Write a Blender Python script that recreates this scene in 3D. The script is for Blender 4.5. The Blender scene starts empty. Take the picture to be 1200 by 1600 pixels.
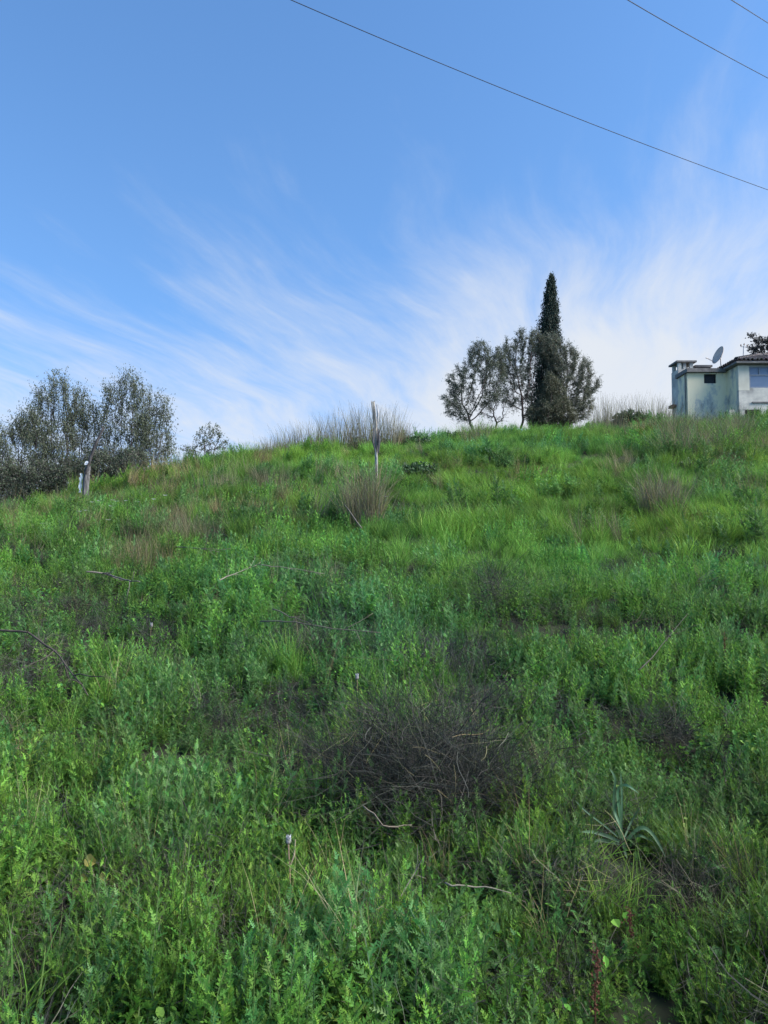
import bpy, math, random
import numpy as np

R = math.radians
rng = np.random.default_rng(7)
random.seed(7)
scene = bpy.context.scene

# ------------------------------------------------------------------ camera
CAM_Z = 1.6
LENS = 26.0
FPX = 1600 * LENS / 36.0          # focal length in photograph pixels
PITCH = math.atan(60 / FPX)
cam_data = bpy.data.cameras.new('camera')
cam_data.sensor_fit = 'VERTICAL'
cam_data.sensor_height = 36.0
cam_data.lens = LENS
cam_data.clip_end = 3000
cam_data.clip_start = 0.05
cam = bpy.data.objects.new('camera', cam_data)
scene.collection.objects.link(cam)
cam.location = (0, 0, CAM_Z)
cam.rotation_euler = (R(90) + PITCH, 0, 0)
scene.camera = cam

# ------------------------------------------------------------------ sky, sun, exposure
SUN_AZ, SUN_EL = R(104), R(38)      # azimuth clockwise from +Y; the sun is veiled by cirrus
world = bpy.data.worlds.new('World')
scene.world = world
world.use_nodes = True
wt = world.node_tree
wt.nodes.clear()


def wn(kind, **kw):
    n = wt.nodes.new(kind)
    for k, v in kw.items():
        setattr(n, k, v)
    return n


def wmath(op, a, b=None, clamp=False):
    n = wn('ShaderNodeMath', operation=op)
    n.use_clamp = clamp
    for i, v in enumerate((a, b)):
        if v is None:
            continue
        if isinstance(v, (int, float)):
            n.inputs[i].default_value = v
        else:
            wt.links.new(v, n.inputs[i])
    return n.outputs[0]


def wrange(v, a, b, c=0.0, d=1.0):
    n = wn('ShaderNodeMapRange', interpolation_type='SMOOTHSTEP')
    wt.links.new(v, n.inputs[0])
    for i, q in enumerate((a, b, c, d)):
        n.inputs[i + 1].default_value = q
    return n.outputs[0]


def wcomb(x, y, z=0.0):
    n = wn('ShaderNodeCombineXYZ')
    for i, v in enumerate((x, y, z)):
        if isinstance(v, (int, float)):
            n.inputs[i].default_value = v
        else:
            wt.links.new(v, n.inputs[i])
    return n.outputs[0]


def wnoise(vec, scale, detail=4, rough=0.55, dist=0.0):
    n = wn('ShaderNodeTexNoise')
    wt.links.new(vec, n.inputs['Vector'])
    n.inputs['Scale'].default_value = scale
    n.inputs['Detail'].default_value = detail
    n.inputs['Roughness'].default_value = rough
    n.inputs['Distortion'].default_value = dist
    return n.outputs['Fac']


sky = wn('ShaderNodeTexSky', sky_type='NISHITA')
sky.sun_disc = False
sky.sun_elevation = SUN_EL
sky.sun_rotation = SUN_AZ
sky.altitude = 100
sky.air_density = 1.0
sky.dust_density = 0.3
sky.ozone_density = 3.0
tc = wn('ShaderNodeTexCoord')
sep = wn('ShaderNodeSeparateXYZ')
wt.links.new(tc.outputs['Generated'], sep.inputs[0])
dx, dy, dz = sep.outputs
svec = wn('ShaderNodeVectorMath', operation='NORMALIZE')
wt.links.new(wcomb(dx, dy, wmath('ADD', wmath('MULTIPLY', wmath('MAXIMUM', dz, 0.0), 0.8), 0.20)), svec.inputs[0])
wt.links.new(svec.outputs[0], sky.inputs['Vector'])
den = wmath('ADD', wmath('MAXIMUM', dz, 0.0), 0.10)
plx, ply = wmath('DIVIDE', dx, den), wmath('DIVIDE', dy, den)
# turn the cloud sheet so that its streaks run away to the north-north-east
ca, sa = math.cos(R(16)), math.sin(R(16))
cx = wmath('SUBTRACT', wmath('MULTIPLY', plx, ca), wmath('MULTIPLY', ply, sa))
cy = wmath('ADD', wmath('MULTIPLY', plx, sa), wmath('MULTIPLY', ply, ca))
base_v = wcomb(cx, cy, 3.7)
warp = wmath('MULTIPLY', wmath('SUBTRACT', wnoise(base_v, 0.6, 2), 0.5), 0.7)
cxw = wmath('ADD', cx, warp)
streak = wnoise(wcomb(wmath('MULTIPLY', cxw, 3.3), wmath('MULTIPLY', cy, 0.6), 1.3), 1.0, 9, 0.62, 0.10)
wisp = wnoise(wcomb(wmath('MULTIPLY', cxw, 5.0), wmath('MULTIPLY', cy, 1.7), 8.1), 1.0, 7, 0.6, 0.25)
broad = wnoise(wcomb(cx, wmath('MULTIPLY', cy, 0.8), 5.2), 0.55, 2)
low = wrange(ply, 1.0, 3.2)                # more cloud towards the far horizon
east = wrange(plx, -0.3, 1.3)              # and towards the sun
cover = wmath('ADD', wmath('MULTIPLY', low, 0.34), wmath('MULTIPLY', east, 0.25))
dens = wmath('ADD', wmath('ADD', wmath('MULTIPLY', streak, 0.55), wmath('MULTIPLY', wisp, 0.22)),
             wmath('ADD', wmath('MULTIPLY', broad, 0.40), cover))
fibre = wnoise(wcomb(wmath('MULTIPLY', cxw, 11.0), wmath('MULTIPLY', cy, 1.6), 2.2), 1.0, 6, 0.6, 0.2)
fib = wrange(fibre, 0.32, 0.66, 0.42, 1.0)
veil = wrange(dens, 0.68, 1.13)
cloud = wmath('MULTIPLY', wmath('POWER', wmath('MULTIPLY', veil, wmath('ADD', wmath('MULTIPLY', fib, wmath('SUBTRACT', 1.0, veil)), veil)), 0.85), 0.93, clamp=True)
hs = wn('ShaderNodeHueSaturation')
hs.inputs['Saturation'].default_value = 1.15
wt.links.new(sky.outputs[0], hs.inputs['Color'])
mixc = wn('ShaderNodeMix', data_type='RGBA')
wt.links.new(cloud, mixc.inputs['Factor'])
wt.links.new(hs.outputs[0], mixc.inputs['A'])
mixc.inputs['B'].default_value = (2.9, 3.02, 3.18, 1)
bg = wn('ShaderNodeBackground')
bg.inputs["Strength"].default_value = 0.078
wt.links.new(mixc.outputs['Result'], bg.inputs['Color'])
wo = wn('ShaderNodeOutputWorld')
wt.links.new(bg.outputs[0], wo.inputs[0])

sun_data = bpy.data.lights.new('sun', 'SUN')
sun_data.energy = 2.5
sun_data.angle = R(55)
sun_data.color = (1.0, 0.97, 0.92)
sun = bpy.data.objects.new('sun', sun_data)
scene.collection.objects.link(sun)
sun.rotation_euler = (R(90) - SUN_EL, 0, -SUN_AZ + math.pi)
sun.location = (40, 40, 40)

world.cycles.sampling_method = 'MANUAL'
world.cycles.sample_map_resolution = 256

scene.view_settings.view_transform = 'Standard'
scene.view_settings.look = 'None'
scene.view_settings.exposure = 1.85
scene.view_settings.gamma = 1.0
scene.view_settings.use_curve_mapping = False
scene.cycles.debug_use_spatial_splits = True
scene.cycles.max_bounces = 3
scene.cycles.diffuse_bounces = 2
scene.cycles.glossy_bounces = 2
scene.cycles.transmission_bounces = 3
scene.cycles.transparent_max_bounces = 4


# ------------------------------------------------------------------ measuring
def ray(px, py):
    a, b = (px - 600) / FPX, (800 - py) / FPX
    c, s = math.cos(PITCH), math.sin(PITCH)
    return np.array([a, c - b * s, s + b * c])


def P(px, py, D):
    """World point seen at photograph pixel (px, py) at the distance D along +Y."""
    d = ray(px, py)
    return np.array([0, 0, CAM_Z]) + d * (D / d[1])


def hash2(ix, iy, seed):
    h = (ix.astype(np.int64) * 374761393 + iy.astype(np.int64) * 668265263 + seed * 1274126177) & 0xffffffff
    h = ((h ^ (h >> 13)) * 1274126177) & 0xffffffff
    return ((h ^ (h >> 16)) & 0xffff) / 65535.0


def vnoise(x, y, scale, seed=0, octaves=3):
    x = np.asarray(x, float) * scale
    y = np.asarray(y, float) * scale
    tot, amp, nrm = 0, 1.0, 0
    for o in range(octaves):
        ix, iy = np.floor(x), np.floor(y)
        fx, fy = x - ix, y - iy
        fx, fy = fx * fx * (3 - 2 * fx), fy * fy * (3 - 2 * fy)
        s = seed * 17 + o
        a = hash2(ix, iy, s) * (1 - fx) + hash2(ix + 1, iy, s) * fx
        b = hash2(ix, iy + 1, s) * (1 - fx) + hash2(ix + 1, iy + 1, s) * fx
        tot = tot + amp * (a * (1 - fy) + b * fy)
        nrm += amp
        amp *= 0.5
        x, y = x * 2.03 + 3.1, y * 2.03 + 1.7
    return tot / nrm


# ------------------------------------------------------------------ terrain heights
U_T = np.array([-1.3, -0.52, -0.35, -0.25, -0.12, 0.0, 0.12, 0.35, 0.52, 1.3])
D_T = np.array([-20, 0, 2.5, 4, 6, 9, 13, 17, 20, 24, 27, 30, 35, 42, 60, 200, 500])
NEAR = [-1.2, -0.25, 0.0, 0.22, 0.55, 1.08]
FAR = {
    -1.3: [1.2, 1.6, 1.7, 1.6, 1.4, 1.0, 0.6, 0.0, -1, -4, -8],
    -0.52: [1.38, 1.95, 2.3, 2.65, 2.7, 2.5, 2.0, 1.3, 0, -4, -8],
    -0.35: [1.55, 2.25, 2.8, 3.45, 3.75, 3.8, 3.5, 3.0, 1, -4, -8],
    -0.25: [1.65, 2.45, 3.15, 4.1, 4.7, 4.9, 4.9, 4.6, 3, -3, -8],
    -0.12: [1.75, 2.6, 3.45, 4.5, 5.05, 5.3, 5.4, 5.3, 4, -2, -8],
    0.0: [1.75, 2.7, 3.65, 4.75, 5.25, 5.5, 5.7, 5.8, 5, -1, -8],
    0.12: [1.75, 2.7, 3.7, 4.85, 5.5, 6.05, 6.8, 7.2, 7, 1, -8],
    0.35: [1.75, 2.8, 3.75, 4.95, 5.7, 6.4, 7.4, 8.3, 8.6, 3, -8],
    0.52: [1.75, 2.8, 3.75, 5.0, 5.8, 6.6, 7.6, 8.5, 8.9, 4, -8],
    1.3: [1.75, 2.9, 3.9, 5.2, 6.0, 6.9, 8.0, 9.0, 9.6, 6, -8],
}
_TAB = np.array([NEAR + FAR[u] for u in U_T])
_DG = np.concatenate([np.arange(-20, 70, 0.5), np.arange(70, 501, 5.0)])
_UG = np.linspace(-1.3, 1.3, 105)
_g = np.array([np.interp(_DG, D_T, row) for row in _TAB])
_g = np.array([np.interp(_UG, U_T, _g[:, j]) for j in range(len(_DG))]).T


def _smooth(a, k, axis):
    ker = np.hanning(k + 2)[1:-1]
    ker /= ker.sum()
    pad = k // 2
    return np.apply_along_axis(lambda v: np.convolve(np.pad(v, pad, mode='edge'), ker, 'valid'), axis, a)


_g = _smooth(_smooth(_g, 7, 1), 7, 0)


def bump(x, y):
    return np.interp(y, [1.5, 4.5], [0.25, 1.0]) * (vnoise(x, y, 0.45, 3, 3) - 0.5) * 0.42 + np.interp(y, [1.5, 4.5], [0.3, 1.0]) * (vnoise(x, y, 1.3, 4, 2) - 0.5) * 0.20


def height(x, y):
    x, y = np.asarray(x, float), np.asarray(y, float)
    u = np.clip(x / np.maximum(y, 5.0), -1.3, 1.3)
    fu = (u + 1.3) / 2.6 * 104
    iu = np.clip(fu.astype(int), 0, 103)
    fu = fu - iu
    yd = np.clip(y, -20, 495)
    jd = np.clip(np.searchsorted(_DG, yd, side='right') - 1, 0, len(_DG) - 2)
    fd = (yd - _DG[jd]) / (_DG[jd + 1] - _DG[jd])
    z = (_g[iu, jd] * (1 - fu) + _g[iu + 1, jd] * fu) * (1 - fd) + (_g[iu, jd + 1] * (1 - fu) + _g[iu + 1, jd + 1] * fu) * fd
    return z + bump(x, y) * np.clip((60 - y) / 20, 0, 1)


def H(x, y):
    return float(height(np.array([x]), np.array([y]))[0])


def ground_at(px, py, lift=0.0):
    """Where the sight line through a photograph pixel meets the ground (raised by lift)."""
    D = np.arange(1.0, 60, 0.02)
    d = ray(px, py)
    x, z = d[0] / d[1] * D, CAM_Z + d[2] / d[1] * D
    below = np.nonzero(z < height(x, D) + lift)[0]
    i = below[0] if len(below) else len(D) // 2
    return np.array([x[i], D[i], H(x[i], D[i])])


# ------------------------------------------------------------------ geometry helpers
class Geo:
    def __init__(self):
        self.v, self.t, self.c, self.n = [], [], [], 0

    def add(self, V, T, C=(0.5, 0.5, 0.5)):
        V = np.asarray(V, float)
        C = np.asarray(C, float)
        if C.ndim == 1:
            C = np.tile(C, (len(V), 1))
        self.v.append(V)
        self.t.append(np.asarray(T, int) + self.n)
        self.c.append(C)
        self.n += len(V)

    def arrays(self):
        return np.concatenate(self.v), np.concatenate(self.t), np.concatenate(self.c)

    def mesh(self, name, mat, smooth=False):
        V, T, C = self.arrays()
        me = bpy.data.meshes.new(name)
        me.vertices.add(len(V))
        me.vertices.foreach_set('co', V.astype(np.float32).ravel())
        me.loops.add(len(T) * 3)
        me.loops.foreach_set('vertex_index', T.astype(np.int32).ravel())
        me.polygons.add(len(T))
        me.polygons.foreach_set('loop_start', np.arange(len(T), dtype=np.int32) * 3)
        me.polygons.foreach_set('use_smooth', np.full(len(T), smooth, dtype=bool))
        me.update(calc_edges=True)
        at = me.attributes.new('col', 'FLOAT_COLOR', 'POINT')
        at.data.foreach_set('color', np.hstack([C, np.ones((len(C), 1))]).astype(np.float32).ravel())
        if mat is not None:
            me.materials.append(mat)
        return me

    def obj(self, name, mat, parent=None, smooth=False, origin=None):
        if origin is not None:
            self.v = [v - np.asarray(origin) for v in self.v]
        o = bpy.data.objects.new(name, self.mesh(name, mat, smooth))
        scene.collection.objects.link(o)
        if parent is not None:
            o.parent = parent
        elif origin is not None:
            o.location = origin
        return o


def empty(name, loc=(0, 0, 0)):
    o = bpy.data.objects.new(name, None)
    o.empty_display_size = 0.2
    scene.collection.objects.link(o)
    o.location = loc
    return o


def tag(o, label=None, cat=None, group=None, kind=None):
    if label:
        o['label'] = label
    if cat:
        o['category'] = cat
    if group:
        o['group'] = group
    if kind:
        o['kind'] = kind
    return o


def norm(v):
    return v / (np.linalg.norm(v, axis=-1, keepdims=True) + 1e-12)


def ribbon(g, pts, widths, side, col):
    pts = np.asarray(pts, float)
    w = np.asarray(widths, float)[:, None] * 0.5
    side = norm(np.asarray(side, float))
    k = len(pts)
    V = np.concatenate([pts - side * w, pts + side * w])
    i = np.arange(k - 1)
    T = np.concatenate([np.stack([i, i + 1, i + 1 + k], 1), np.stack([i, i + 1 + k, i + k], 1)])
    if np.ndim(col) == 2:
        col = np.concatenate([col, col])
    g.add(V, T, col)


def tube(g, pts, radii, n, col, cap=True):
    pts = np.asarray(pts, float)
    k = len(pts)
    tan = norm(np.gradient(pts, axis=0))
    ref = np.array([0.0, 0, 1]) if abs(tan[:, 2]).mean() < 0.8 else np.array([1.0, 0, 0])
    a = norm(np.cross(tan, ref))
    b = np.cross(tan, a)
    th = np.linspace(0, 2 * np.pi, n, endpoint=False)
    V = pts[:, None, :] + np.asarray(radii)[:, None, None] * (a[:, None, :] * np.cos(th)[None, :, None] + b[:, None, :] * np.sin(th)[None, :, None])
    T = []
    for i in range(k - 1):
        for j in range(n):
            p, q = i * n + j, i * n + (j + 1) % n
            T += [(p, q, q + n), (p, q + n, p + n)]
    V = V.reshape(-1, 3)
    if cap:
        V = np.vstack([V, pts[0], pts[-1]])
        for j in range(n):
            T += [(k * n, (j + 1) % n, j), (k * n + 1, (k - 1) * n + j, (k - 1) * n + (j + 1) % n)]
        if np.ndim(col) == 2:
            col = np.vstack([np.repeat(col, n, 0), col[0], col[-1]])
    elif np.ndim(col) == 2:
        col = np.repeat(col, n, 0)
    g.add(V, T, col)


def box(g, lo, hi, col, M=None, o=(0, 0, 0)):
    lo, hi = np.array(lo, float), np.array(hi, float)
    V = np.array([[(lo, hi)[i & 1][0], (lo, hi)[i >> 1 & 1][1], (lo, hi)[i >> 2 & 1][2]] for i in range(8)])
    if M is not None:
        V = V @ M.T
    V = V + np.array(o)
    T = [(0, 2, 3), (0, 3, 1), (4, 5, 7), (4, 7, 6), (0, 1, 5), (0, 5, 4), (2, 6, 7), (2, 7, 3), (0, 4, 6), (0, 6, 2), (1, 3, 7), (1, 7, 5)]
    g.add(V, T, col)


def rotz(a):
    c, s = math.cos(a), math.sin(a)
    return np.array([[c, -s, 0], [s, c, 0], [0, 0, 1.0]])


def jit(c, s, r=rng):
    c = np.asarray(c, float)
    return np.clip(c * (1 + r.normal(0, s)) * (1 + r.normal(0, s * 0.35, 3)), 0.002, 1)


# ------------------------------------------------------------------ materials
def leaf_mat(name, rough=0.55, transl=0.3, instanced=False, spec=0.35, spread=0.5):
    m = bpy.data.materials.new(name)
    m.use_nodes = True
    nt = m.node_tree
    nt.nodes.clear()
    at = nt.nodes.new('ShaderNodeAttribute')
    at.attribute_name = 'col'
    colour = at.outputs['Color']
    if instanced:
        ti = nt.nodes.new('ShaderNodeAttribute')
        ti.attribute_type = 'INSTANCER'
        ti.attribute_name = 'tint'
        mul = nt.nodes.new('ShaderNodeMix')
        mul.data_type = 'RGBA'
        mul.blend_type = 'MULTIPLY'
        mul.inputs['Factor'].default_value = 1.0
        nt.links.new(colour, mul.inputs['A'])
        nt.links.new(ti.outputs['Color'], mul.inputs['B'])
        colour = mul.outputs['Result']
    bs = nt.nodes.new('ShaderNodeBsdfPrincipled')
    bs.inputs['Roughness'].default_value = rough
    bs.inputs['Specular IOR Level'].default_value = spec
    nt.links.new(colour, bs.inputs['Base Color'])
    out = nt.nodes.new('ShaderNodeOutputMaterial')
    if transl > 0:
        tr = nt.nodes.new('ShaderNodeBsdfTranslucent')
        nt.links.new(colour, tr.inputs['Color'])
        mx = nt.nodes.new('ShaderNodeMixShader')
        mx.inputs[0].default_value = transl
        nt.links.new(bs.outputs[0], mx.inputs[1])
        nt.links.new(tr.outputs[0], mx.inputs[2])
        nt.links.new(mx.outputs[0], out.inputs[0])
    else:
        nt.links.new(bs.outputs[0], out.inputs[0])
    return m


def solid_mat(name, stops, scale=4.0, rough=0.85, detail=6, bump_s=0.3, stretch=(1, 1, 1), metal=0.0, use_col=False, seed=0.0):
    """Mottled procedural surface: a colour ramp over object-space noise."""
    m = bpy.data.materials.new(name)
    m.use_nodes = True
    nt = m.node_tree
    bs = nt.nodes['Principled BSDF']
    bs.inputs['Roughness'].default_value = rough
    bs.inputs['Metallic'].default_value = metal
    bs.inputs['Specular IOR Level'].default_value = 0.3
    tc = nt.nodes.new('ShaderNodeTexCoord')
    mp = nt.nodes.new('ShaderNodeMapping')
    mp.inputs['Scale'].default_value = stretch
    mp.inputs['Location'].default_value = (seed, seed * 1.7, seed * 0.6)
    nt.links.new(tc.outputs['Object'], mp.inputs[0])
    no = nt.nodes.new('ShaderNodeTexNoise')
    no.inputs['Scale'].default_value = scale
    no.inputs['Detail'].default_value = detail
    no.inputs['Roughness'].default_value = 0.65
    nt.links.new(mp.outputs[0], no.inputs['Vector'])
    rp = nt.nodes.new('ShaderNodeValToRGB')
    el = rp.color_ramp.elements
    while len(el) < len(stops):
        el.new(0.5)
    for e, (p, c) in zip(el, stops):
        e.position = p
        e.color = (*c, 1)
    nt.links.new(no.outputs['Fac'], rp.inputs[0])
    col = rp.outputs[0]
    if use_col:
        at = nt.nodes.new('ShaderNodeAttribute')
        at.attribute_name = 'col'
        mul = nt.nodes.new('ShaderNodeMix')
        mul.data_type = 'RGBA'
        mul.blend_type = 'MULTIPLY'
        mul.inputs['Factor'].default_value = 1.0
        nt.links.new(col, mul.inputs['A'])
        nt.links.new(at.outputs['Color'], mul.inputs['B'])
        col = mul.outputs['Result']
    nt.links.new(col, bs.inputs['Base Color'])
    if bump_s:
        bp = nt.nodes.new('ShaderNodeBump')
        bp.inputs['Strength'].default_value = bump_s
        bp.inputs['Distance'].default_value = 0.02
        nt.links.new(no.outputs['Fac'], bp.inputs['Height'])
        nt.links.new(bp.outputs[0], bs.inputs['Normal'])
    return m


M_soil = solid_mat('soil', [(0.3, (0.022, 0.020, 0.014)), (0.5, (0.030, 0.034, 0.017)), (0.7, (0.028, 0.046, 0.016))], 6.0, 0.95)
M_weed = leaf_mat('weed_leaf', 0.6, 0.38, True, 0.2)
M_dryi = leaf_mat('dry_stem_scatter', 0.8, 0.12, True, 0.15)
M_leaf = leaf_mat('tree_leaf', 0.5, 0.22, False, 0.35)
M_cyp = leaf_mat('cypress_leaf', 0.7, 0.08, False, 0.2)
M_dry = leaf_mat('dry_stem', 0.8, 0.12, False, 0.15)
M_bark = solid_mat('bark', [(0.3, (0.5, 0.5, 0.5)), (0.7, (1.2, 1.15, 1.1))], 9, 0.9, use_col=True)
M_plaster = solid_mat('weathered_plaster', [(0.34, (0.24, 0.23, 0.20)), (0.44, (0.52, 0.49, 0.41)), (0.52, (0.80, 0.69, 0.46)), (0.75, (0.86, 0.75, 0.50))], 1.3, 0.9, 9, 0.25, (1, 1, 0.55), seed=2.0)
M_plaster2 = solid_mat('grey_plaster', [(0.3, (0.24, 0.225, 0.20)), (0.48, (0.46, 0.43, 0.37)), (0.7, (0.68, 0.63, 0.52))], 1.3, 0.9, 9, 0.3, (1, 1, 1.3), seed=5.0)
M_cream = solid_mat('cream_plaster', [(0.3, (0.50, 0.46, 0.36)), (0.7, (0.68, 0.63, 0.50))], 1.0, 0.9, 6, 0.15)
M_conc = solid_mat('stained_concrete', [(0.3, (0.10, 0.09, 0.085)), (0.7, (0.24, 0.22, 0.20))], 3, 0.95, 7, 0.4)
M_tile = solid_mat('old_roof_tile', [(0.3, (0.085, 0.074, 0.070)), (0.55, (0.14, 0.118, 0.108)), (0.75, (0.21, 0.18, 0.165))], 5, 0.9, 7, 0.4, use_col=True)
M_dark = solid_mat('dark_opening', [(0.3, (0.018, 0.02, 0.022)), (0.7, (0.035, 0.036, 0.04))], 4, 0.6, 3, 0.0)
M_frame = solid_mat('painted_frame', [(0.3, (0.16, 0.18, 0.21)), (0.7, (0.24, 0.27, 0.31))], 6, 0.6, 4, 0.1)
M_dish = solid_mat('dish_paint', [(0.3, (0.42, 0.34, 0.28)), (0.7, (0.58, 0.48, 0.40))], 3, 0.6, 6, 0.1)
M_steel = solid_mat('galvanised_steel', [(0.3, (0.22, 0.22, 0.23)), (0.7, (0.36, 0.36, 0.37))], 12, 0.5, 4, 0.1, metal=0.3)
M_wood = solid_mat('weathered_post_wood', [(0.36, (0.07, 0.065, 0.06)), (0.48, (0.25, 0.24, 0.225)), (0.65, (0.42, 0.405, 0.38))], 7, 0.9, 8, 0.8, (3, 3, 0.35), use_col=True)
M_cable = solid_mat('cable_black', [(0.3, (0.012, 0.013, 0.016)), (0.7, (0.02, 0.02, 0.024))], 5, 0.6, 2, 0.0)
M_plast = leaf_mat('white_plastic', 0.4, 0.25, False, 0.4)
M_sheet = solid_mat('pale_metal_sheet', [(0.3, (0.30, 0.40, 0.46)), (0.7, (0.48, 0.58, 0.63))], 2.5, 0.55, 6, 0.1)
M_red = solid_mat('red_brown_sheet', [(0.3, (0.16, 0.05, 0.04)), (0.7, (0.25, 0.09, 0.07))], 5, 0.8, 4, 0.1)
M_white = solid_mat('porcelain', [(0.3, (0.10, 0.07, 0.06)), (0.7, (0.16, 0.11, 0.09))], 9, 0.4, 3, 0.0)
mg = bpy.data.materials.new('window_glass')
mg.use_nodes = True
_b = mg.node_tree.nodes['Principled BSDF']
_n = mg.node_tree.nodes.new('ShaderNodeTexNoise')
_n.inputs['Scale'].default_value = 1.5
_r = mg.node_tree.nodes.new('ShaderNodeValToRGB')
_r.color_ramp.elements[0].color = (0.10, 0.14, 0.21, 1)
_r.color_ramp.elements[1].color = (0.17, 0.22, 0.30, 1)
mg.node_tree.links.new(_n.outputs['Fac'], _r.inputs[0])
mg.node_tree.links.new(_r.outputs[0], _b.inputs['Base Color'])
_b.inputs['Roughness'].default_value = 0.22
M_glass = mg

# ------------------------------------------------------------------ ground
gx = np.sinh(np.linspace(-1, 1, 301) * 5.0) / math.sinh(5.0) * 320
gy = np.concatenate([np.arange(-20, -2, 0.8), np.arange(-2, 12, 0.12), np.arange(12, 46, 0.3), np.arange(46, 80, 1.5), np.geomspace(80, 490, 30)])
XX, YY = np.meshgrid(gx, gy)
ZZ = height(XX, YY)
nx, ny = len(gx), len(gy)
ii, jj = np.meshgrid(np.arange(ny - 1), np.arange(nx - 1), indexing='ij')
q = (ii * nx + jj).ravel()
g = Geo()
g.add(np.stack([XX.ravel(), YY.ravel(), ZZ.ravel()], 1), np.concatenate([np.stack([q, q + 1, q + nx + 1], 1), np.stack([q, q + nx + 1, q + nx], 1)]))
tag(g.obj('ground', M_soil, smooth=True), 'sloping earth bank under the weeds and grass', kind='structure')


# ------------------------------------------------------------------ ground cover sources
def lobed_leaf(L, W, nl, sharp, bend, r, col):
    """A pinnately cut leaf along +Y, normal +Z: midrib strip plus paired lobes."""
    V, T, C = [], [], []
    ts = np.linspace(0, 1, nl + 2)
    rw = 0.10 * W * (1 - 0.6 * ts)
    zc = -bend * L * ts ** 2
    for t, w, z in zip(ts, rw, zc):
        V += [(-w, t * L, z), (w, t * L, z)]
    for i in range(len(ts) - 1):
        a = 2 * i
        T += [(a, a + 1, a + 3), (a, a + 3, a + 2)]
    for i in range(1, nl + 1):
        t = ts[i]
        env = W * (0.35 + 0.65 * math.sin(math.pi * min(1, 0.18 + 0.80 * t)))
        for s in (-1, 1):
            ln = env * r.uniform(0.45, 1.3)
            hw = L / (nl + 1) * 0.55
            z = -bend * L * t ** 2
            n0 = len(V)
            fw = hw * r.uniform(0.2, 2.2)
            V += [(s * rw[i] * 0.5, t * L - hw * 0.9, z), (s * ln * 0.55, t * L - hw * (1 - sharp) * 0.6 + fw * 0.1, z + 0.1 * ln),
                  (s * ln, t * L + fw, z + r.uniform(-0.1, 0.2) * ln), (s * ln * 0.5, t * L + hw * 0.9, z + 0.08 * ln), (s * rw[i] * 0.5, t * L + hw * 0.6, z)]
            tri = [(n0, n0 + 1, n0 + 4), (n0 + 1, n0 + 3, n0 + 4), (n0 + 1, n0 + 2, n0 + 3)]
            T += tri if s > 0 else [(a, c, b) for a, b, c in tri]
    n0 = len(V)
    e = L
    V += [(-W * 0.28, e * 0.93, zc[-1]), (0, e * 1.16, zc[-1] - 0.04 * L), (W * 0.28, e * 0.93, zc[-1])]
    T += [(n0, n0 + 2, n0 + 1)]
    return np.array(V), np.array(T), col


def orient(V, az, tilt, roll, at):
    """Leaf along +Y -> tilted by tilt from vertical, facing azimuth az."""
    cr, sr = math.cos(roll), math.sin(roll)
    V = V @ np.array([[cr, 0, sr], [0, 1, 0], [-sr, 0, cr]]).T
    a = math.pi / 2 - tilt          # elevation of the leaf axis
    ca, sa = math.cos(a), math.sin(a)
    V = V @ np.array([[1, 0, 0], [0, ca, -sa], [0, sa, ca]]).T
    return V @ rotz(-az).T + at


def shoot(g, base, Hh, r, pal, leaf_L, leaf_W, nl, sharp, n_leaf, lean=0.25, stem_col=(0.09, 0.15, 0.045)):
    az0 = r.uniform(0, 6.28)
    ln = r.uniform(0.0, lean) * Hh
    t = np.linspace(0, 1, 5)
    pts = np.stack([base[0] + math.sin(az0) * ln * t ** 1.6, base[1] + math.cos(az0) * ln * t ** 1.6, base[2] + Hh * t], 1)
    tube(g, pts, np.interp(t, [0, 1], [0.0035, 0.0012]), 3, jit(stem_col, 0.12, r), cap=False)
    az = r.uniform(0, 6.28)
    for i in range(n_leaf):
        s = 0.08 + 0.92 * (i + r.uniform(0, 0.7)) / n_leaf
        s = min(s, 0.995)
        at = np.array([np.interp(s, t, pts[:, k]) for k in range(3)])
        az += 2.4 + r.normal(0, 0.25)
        L = leaf_L * (1.15 - 0.75 * s) * r.uniform(0.75, 1.2)
        W = leaf_W * (1.1 - 0.65 * s) * r.uniform(0.8, 1.2)
        tilt = np.interp(s, [0, 0.6, 1], [1.25, 0.75, 0.25]) + r.normal(0, 0.16)
        c = pal[r.integers(len(pal))]
        V, T, C = lobed_leaf(L, W, nl, sharp, r.uniform(0.05, 0.35), r, None)
        g.add(orient(V, az, tilt, r.normal(0, 0.35), at), T, jit(c, 0.13, r))


def grass_tuft(g, r, n, Lm, spread, w, pal, droop=0.6, base=(0, 0, 0), seg=5):
    for _ in range(n):
        az = r.uniform(0, 6.28)
        L = Lm * r.uniform(0.5, 1.15)
        rad = spread * math.sqrt(r.uniform(0, 1)) * 0.4
        baz = r.uniform(0, 6.28)
        d = np.array([math.sin(az), math.cos(az), 0])
        lean = r.uniform(0.05, 0.45)
        t = np.linspace(0, 1, seg)
        hor = L * (lean * t + droop * r.uniform(0.1, 0.6) * t ** 2.4)
        zz = L * (t * (1 - 0.25 * lean) - droop * r.uniform(0.05, 0.5) * t ** 2.6)
        pts = np.array(base) + np.array([math.sin(baz) * rad, math.cos(baz) * rad, 0]) + d * hor[:, None] + np.array([0, 0, 1]) * zz[:, None]
        side = np.array([d[1], -d[0], 0]) + r.normal(0, 0.5, 3) * np.array([1, 1, 0.2])
        ribbon(g, pts, w * r.uniform(0.6, 1.3) * np.interp(t, [0, 0.4, 1], [0.8, 1, 0.08]), side, jit(pal[r.integers(len(pal))], 0.14, r))


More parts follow.
